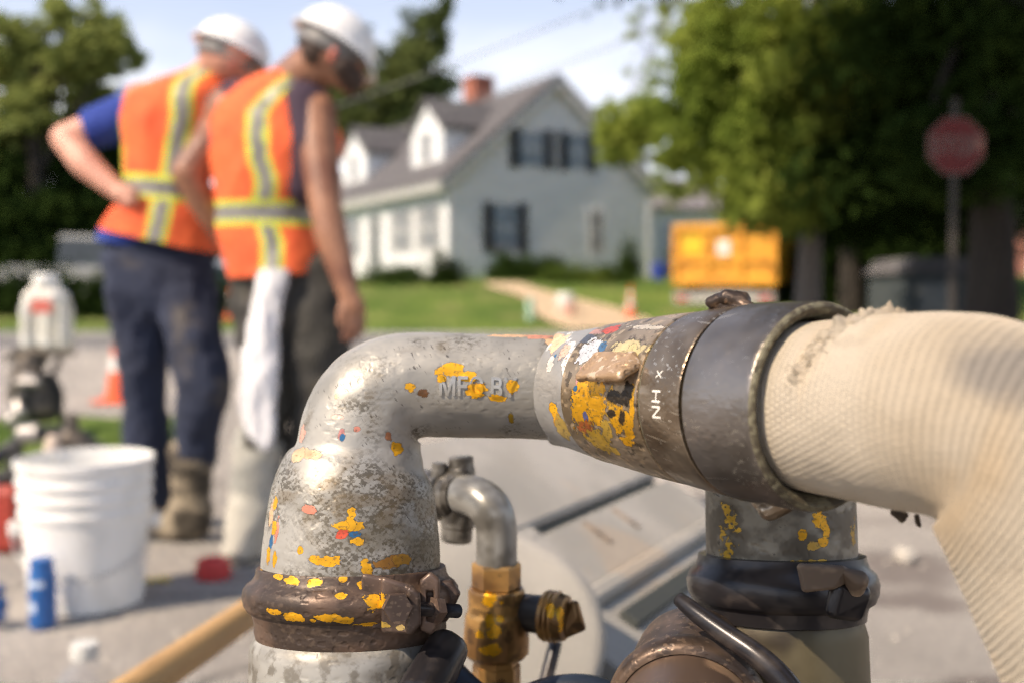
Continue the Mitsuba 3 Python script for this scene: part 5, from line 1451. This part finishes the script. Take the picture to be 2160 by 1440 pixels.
# left: big tree with holes of sky, and dark undergrowth below
DL = 27.0
left_b = [B(30, 70, DL, 70, 50), B(110, 40, DL, 60, 40), B(190, 60, DL, 80, 60), B(230, 120, DL, 80, 60), B(120, 150, DL, 100, 60), B(20, 160, DL, 90, 90), B(255, 100, DL, 50, 50), B(190, 215, DL + 1, 80, 45), B(40, 260, DL, 110, 60)]
tree('maple_tree', 'broad sunlit tree at the left edge with patches of sky between its boughs', 'tree', left_b, 5000, .17, 'leaf_olive', (((70 - CX) / FPX * DL, DL, .2), ((90 - CX) / FPX * DL, DL, 6.5), .28), 21, nclump=22, clump=.15, shell=.25)
und = [B(40, 340, 28, 120, 80), B(160, 330, 29, 120, 90), B(260, 330, 30, 80, 110), B(60, 470, 27, 120, 80), B(190, 450, 28, 110, 90), B(-60, 420, 27, 110, 120), B(300, 420, 30, 80, 130), B(420, 480, 30, 90, 90), B(120, 540, 27, 120, 50), B(-10, 540, 27, 100, 60)]
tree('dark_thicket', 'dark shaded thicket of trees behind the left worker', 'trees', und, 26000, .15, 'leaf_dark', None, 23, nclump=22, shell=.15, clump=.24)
# tree behind the house
DB = 46.0
fir = [B(925, 30, DB, 26, 40), B(890, 80, DB, 48, 44), B(860, 130, DB, 62, 44), B(880, 180, DB, 70, 50), B(820, 200, DB, 70, 48), B(780, 245, DB, 70, 45), B(765, 120, DB, 26, 46), B(745, 185, DB, 50, 46), B(850, 250, DB, 80, 50), B(720, 250, DB, 60, 60)]
tree('conifer_tree', 'tall ragged conifer rising behind the white house roof', 'tree', fir, 9000, .22, 'leaf_fir', (P(830, 600, DB) * [1, 1, 0] + [0, 0, .8], P(900, 60, DB), .35), 27, nclump=16, clump=.22)
# small tree right of the house
tree('small_tree', 'pale green young tree beside the right end of the house', 'tree', [B(1290, 262, 27, 34, 40), B(1330, 300, 27, 40, 40), B(1290, 320, 27, 28, 26), B(1360, 250, 28, 40, 36)], 3000, .10, 'leaf_maple', None, 29, nclump=12)
# shrubs along the house
for i, (px, py, d, rx, ry, lf, lab) in enumerate([(830, 598, 28.6, 70, 16, 'leaf_shrub', 'low clipped shrub below the front windows of the house'), (940, 598, 28.2, 36, 26, 'leaf_dark', 'round dark shrub at the corner of the house'), (1058, 588, 30.2, 32, 20, 'leaf_shrub', 'dark green shrub under the shuttered gable window'), (1105, 590, 30.4, 30, 18, 'leaf_shrub', 'second dark shrub along the gable wall'), (1150, 592, 30.8, 30, 17, 'leaf_shrub', 'third dark shrub along the gable wall near its middle'), (1215, 606, 29.5, 60, 16, 'leaf_light', 'spreading yellow green plant bed before the gable wall'), (1325, 580, 31.5, 24, 32, 'leaf_shrub', 'tall bushy plant at the right end of the gable wall'), (1290, 612, 30, 40, 18, 'leaf_shrub', 'low green plant beside the tall bushy plant')]):
    c, r = B(px, py, d, rx, ry)
    gz = float(lawn_h(c[0], c[1]))
    r = (r[0] * 1.1, r[1], r[2] * 1.7)
    c = np.array([c[0], c[1], gz + r[2] * .55])
    tree('shrub', lab, 'shrub', [(c, (r[0], min(r[1], .8), r[2])), (c - [0, 0, r[2] * .4], (r[0] * .9, min(r[1], .7), r[2] * .7))], 1500, .07, lf, None, 60 + i, nclump=18, shell=.2, clump=.25)
# hedge at left, beside the road
hg = [((x, 20.6 + .3 * math.sin(x), .62), (1.0, .6, .55)) for x in np.arange(-13.5, -5.2, 1.0)]
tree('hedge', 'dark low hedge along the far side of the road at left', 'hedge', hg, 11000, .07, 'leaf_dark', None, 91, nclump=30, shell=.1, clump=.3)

# ================================================================== VEHICLES
mat('car_white', (.78, .78, .77), rough=.25, clearcoat=1.0)
mat('car_silver', (.44, .44, .43), rough=.6)
mat('car_blue', (.045, .075, .12), rough=.25, clearcoat=1.0)
mat('glass_dark', (.02, .025, .03), rough=.05, spec=.9)
mat('chrome', (.6, .6, .6), rough=.2, metal=1.0)
mat('lamp_red', (.5, .03, .03), rough=.3)


def car(label, colour, o, yaw):
    k = thing('parked_car', label, 'car')
    c, s = math.cos(yaw), math.sin(yaw)
    m = frame_matrix(o, [c, s, 0], [-s, c, 0], [0, 0, 1])
    q_ = lambda t: moved(t, m)
    side_p = [(-2.2, .35), (2.2, .35), (2.25, .62), (2.1, .82), (1.2, .95), (-1.6, .98), (-2.2, .92), (-2.28, .6)]
    put('body', q_(prism(side_p, -.87, .87)), colour, k, smooth=30)
    put('cabin', q_(join(prism([(-1.75, .97), (.95, .95), (.25, 1.42), (-1.25, 1.44)], -.72, .72))), 'glass_dark', k, smooth=20)
    put('roof', q_(prism([(-1.28, 1.40), (.28, 1.38), (.18, 1.46), (-1.18, 1.48)], -.74, .74)), colour, k, smooth=30)
    for x in (1.38, -1.38):
        for y in (-.80, .80):
            put('wheel', q_(lathe([x, y, .33], (0, 1, 0), [(-.1, .1), (-.1, .30), (-.08, .33), (.08, .33), (.1, .30), (.1, .1)], 28)), 'rubber_black', k, smooth=30)
    for y in (-.62, .62):
        put('headlight', q_(box([2.18, y - .16, .62], [2.26, y + .16, .76], .02)), 'chrome', k)
        put('tail_light', q_(box([-2.30, y - .14, .70], [-2.2, y + .14, .86], .02)), 'lamp_red', k)
    return k


xw = (200 - CX) / FPX * 23
pk = thing('pickup_truck', 'pale silver pickup truck parked behind the hedge at left', 'truck')
pm = frame_matrix([xw, 23, .28], [math.cos(.1), math.sin(.1), 0], [-math.sin(.1), math.cos(.1), 0], [0, 0, 1])
put('body', moved(prism([(-2.5, .38), (2.5, .38), (2.55, .70), (2.4, .92), (1.3, 1.0), (-2.5, 1.02)], -.9, .9), pm), 'car_silver', pk, smooth=30)
put('cab', moved(prism([(-.55, 1.0), (1.30, .99), (.75, 1.55), (-.45, 1.58)], -.74, .74), pm), 'glass_dark', pk, smooth=20)
put('roof', moved(prism([(-.50, 1.56), (.78, 1.53), (.68, 1.62), (-.42, 1.65)], -.76, .76), pm), 'car_silver', pk, smooth=30)
for x in (1.6, -1.6):
    for y in (-.82, .82):
        put('wheel', moved(lathe([x, y, .36], (0, 1, 0), [(-.1, .1), (-.1, .33), (-.08, .36), (.08, .36), (.1, .33), (.1, .1)], 28), pm), 'rubber_black', pk, smooth=30)
xb = (470 - CX) / FPX * 22.5
car('dark blue parked car seen between the two workers', 'car_blue', [xb - 1.2, 23.2, .34], .05)

# yellow dump truck
mat('truck_yellow', lambda p, n, uv: mix((.78, .37, .035), (.64, .28, .03), smoothstep(.4, .7, fbm(p.x * 3, p.y * 3, p.z * 3, 3))), rough=.45)
mat('panel_yellow', (.84, .56, .03), rough=.4)
mat('truck_grey', (.42, .40, .37), rough=.6)
trk = thing('dump_truck', 'yellow dump truck seen from behind with ribbed tailgate under the tree', 'truck')
TO = np.array([(1528 - CX) / FPX * 23.0, 23.0, 0])
ty = math.radians(-24)
TM = frame_matrix(TO, [1.13 * math.cos(ty), 1.13 * math.sin(ty), 0], [-math.sin(ty), math.cos(ty), 0], [0, 0, 1])


def tk_(t, n_, m_, parent=None, **k):
    return put(n_, moved(t, TM), m_, parent or trk, **k)


tg = tk_(box([-.95, 0, .98], [.95, .06, 2.12], .01), 'tailgate', 'truck_yellow')
tk_(join(box([-.98, -.10, 2.02], [.98, .0, 2.20], .02), box([-.98, -.08, .88], [.98, -.002, 1.06], .02), box([-.98, -.07, 1.36], [.98, -.002, 1.48], .02)), 'rail', 'truck_yellow', tg, smooth=20)
for x in (-.95, -.32, .30, .93):
    tk_(box([x - .05, -.078, 1.062], [x + .05, -.003, 2.018], .01), 'rib', 'truck_yellow', tg)
tk_(box([-.80, -.03, 1.55], [-.42, -.003, 1.95], .005), 'plate', 'panel_yellow', tg)
tk_(box([-.14, -.035, 1.52], [.10, -.003, 1.84], .005), 'notice', 'car_white', tg)
tk_(join(box([-.98, .065, .95], [-.90, 3.6, 2.20], .01), box([.90, .065, .95], [.98, 3.6, 2.20], .01), box([-.90, 3.52, .95], [.90, 3.6, 2.4], .01), box([-.9, .065, .95], [.9, 3.52, 1.02])), 'dump_body', 'truck_yellow')
tk_(join(box([-.5, .2, .60], [.5, 5.2, .85], .02), box([-.95, -.15, .50], [.95, .05, .74], .02)), 'chassis', 'truck_grey')
tk_(join(box([-.95, 3.8, .7], [.95, 5.4, 2.35], .08)), 'cab', 'truck_yellow', smooth=30)
tk_(box([-.80, 3.78, 1.55], [.80, 3.798, 2.15]), 'rear_window', 'glass_dark')
for x, y in ((-.80, .9), (.80, .9), (-.80, 4.5), (.80, 4.5)):
    tk_(lathe([x, y, .46], (1, 0, 0), [(-.14, .15), (-.14, .42), (-.11, .46), (.11, .46), (.14, .42), (.14, .15)], 32), 'wheel', 'rubber_black', smooth=30)
for x in (-.78, .78):
    tk_(box([x - .10, -.17, .57], [x + .10, -.148, .67], .004), 'tail_light', 'lamp_red')

# stop sign, with the tree's shade put into its colours
mat('sign_red_shaded', (.115, .010, .010), rough=.6)
mat('sign_white_shaded', (.14, .10, .085), rough=.6)
mat('post_grey', (.045, .04, .035), rough=.8)
DS = 10.4
ss_ = thing('stop_sign', 'red octagonal STOP sign on a post in the shade of the big tree', 'road sign')
SC = P(2016, 308, DS)
oct_ = lambda r: [(r * math.cos(math.pi / 8 + k * math.pi / 4), r * math.sin(math.pi / 8 + k * math.pi / 4)) for k in range(8)]
sm_ = frame_matrix(SC, [1, 0, 0], [0, 1, 0], [0, 0, 1])
R_ = M(60, DS) / math.cos(math.pi / 8)
put('plate', moved(prism(oct_(R_), 0, .004), sm_), 'sign_white_shaded', ss_)
put('face', moved(prism(oct_(R_ * .95), -.002, -.0005), sm_), 'sign_red_shaded', ss_)
lt_ = meshkit.text_mesh('STOP', .17, .002, True)
lv = np.array(lt_.vertices)
lv[:, :2] -= (lv[:, :2].max(0) + lv[:, :2].min(0)) / 2
lt_ = trimesh.Trimesh(np.stack([lv[:, 0] * .80, -lv[:, 2] - .0025, lv[:, 1]], 1) + SC, lt_.faces, process=False)
put('lettering', lt_, 'sign_white_shaded', ss_, label='white letters STOP')
put('post', box([SC[0] - .03, SC[1] + .006, -.05], [SC[0] + .03, SC[1] + .045, SC[2] + .45]), 'post_grey', ss_)

# brick house far right, shed in the shade, bin
mat('far_brick', lambda p, n, uv: mix((.46, .20, .15), (.38, .16, .12), mikit.cell_rand(p.x * 4 + p.y * 4, p.z * 12)), rough=.9)
fb = thing('brick_house', 'pink brick house glimpsed past the trunk at the right edge', 'house')
fx = (2118 - CX) / FPX * 42
put('wall', box([fx, 42, .2], [fx + 9, 50, 3.5]), 'far_brick', fb)
put('roof', moved(prism([(-.4, 3.4), (9.4, 3.4), (8.8, 5.6), (.4, 5.6)], -.4, 8.4), frame_matrix([fx, 42, 0], [1, 0, 0], [0, 1, 0], [0, 0, 1])), 'roof_shingle', fb)
for k in range(3):
    wk = put('window', box([fx + .9 + 2.6 * k, 41.95, 1.3], [fx + 2.0 + 2.6 * k, 42, 2.7]), 'white_trim', fb)
    put('pane', box([fx + 1.0 + 2.6 * k, 41.93, 1.4], [fx + 1.9 + 2.6 * k, 41.952, 2.6]), 'window_pane', wk)
sh = thing('shed', 'grey shed standing in deep shade below the stop sign', 'shed')
s0, s1 = (1908 - CX) / FPX * 18.5, (2052 - CX) / FPX * 18.5
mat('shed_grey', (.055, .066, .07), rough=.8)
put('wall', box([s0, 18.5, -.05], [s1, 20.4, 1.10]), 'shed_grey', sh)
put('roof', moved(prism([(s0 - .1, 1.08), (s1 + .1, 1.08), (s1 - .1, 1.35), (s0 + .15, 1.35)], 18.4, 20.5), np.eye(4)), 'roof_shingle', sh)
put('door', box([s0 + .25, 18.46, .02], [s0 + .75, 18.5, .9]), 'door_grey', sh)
mat('bin_blue', (.03, .06, .36), rough=.5)
bn = thing('recycling_bin', 'blue bin beside the rear wing of the white house', 'bin')
bq = P(1392, 596, 31.0)
gz = float(lawn_h(bq[0], bq[1]))
put('tub', lathe([bq[0], bq[1], gz], (0, 0, 1), [(0, .20), (.38, .25), (.39, .27), (.42, .27), (.42, .24)], 24), 'bin_blue', bn, smooth=30)
put('lid', lathe([bq[0], bq[1], gz + .42], (0, 0, 1), [(.002, .275), (.03, .27), (.05, .15), (.055, .01)], 24), 'bin_blue', bn, smooth=30)

mat('wire_grey', (.22, .22, .23), rough=.6)
# overhead wires
for a, b, sag in (((860, 175), (1420, -45), .35), ((940, 235), (1500, 15), .35)):
    pa, pb = P(*a, 26), P(*b, 22)
    ext = pb - pa
    q_ = np.array([pa - ext * 1.0 + ext * 3.0 * t - [0, 0, sag * 4 * t * (1 - t)] for t in np.linspace(0, 1, 60)]) + [0, 0, sag]
    put('power_line', tube(q_, .017, 6), 'wire_grey', smooth=True, label='upper of two thin overhead wires crossing the sky' if a[1] == 175 else 'lower of two thin overhead wires crossing the sky above the roof', cat='wire')
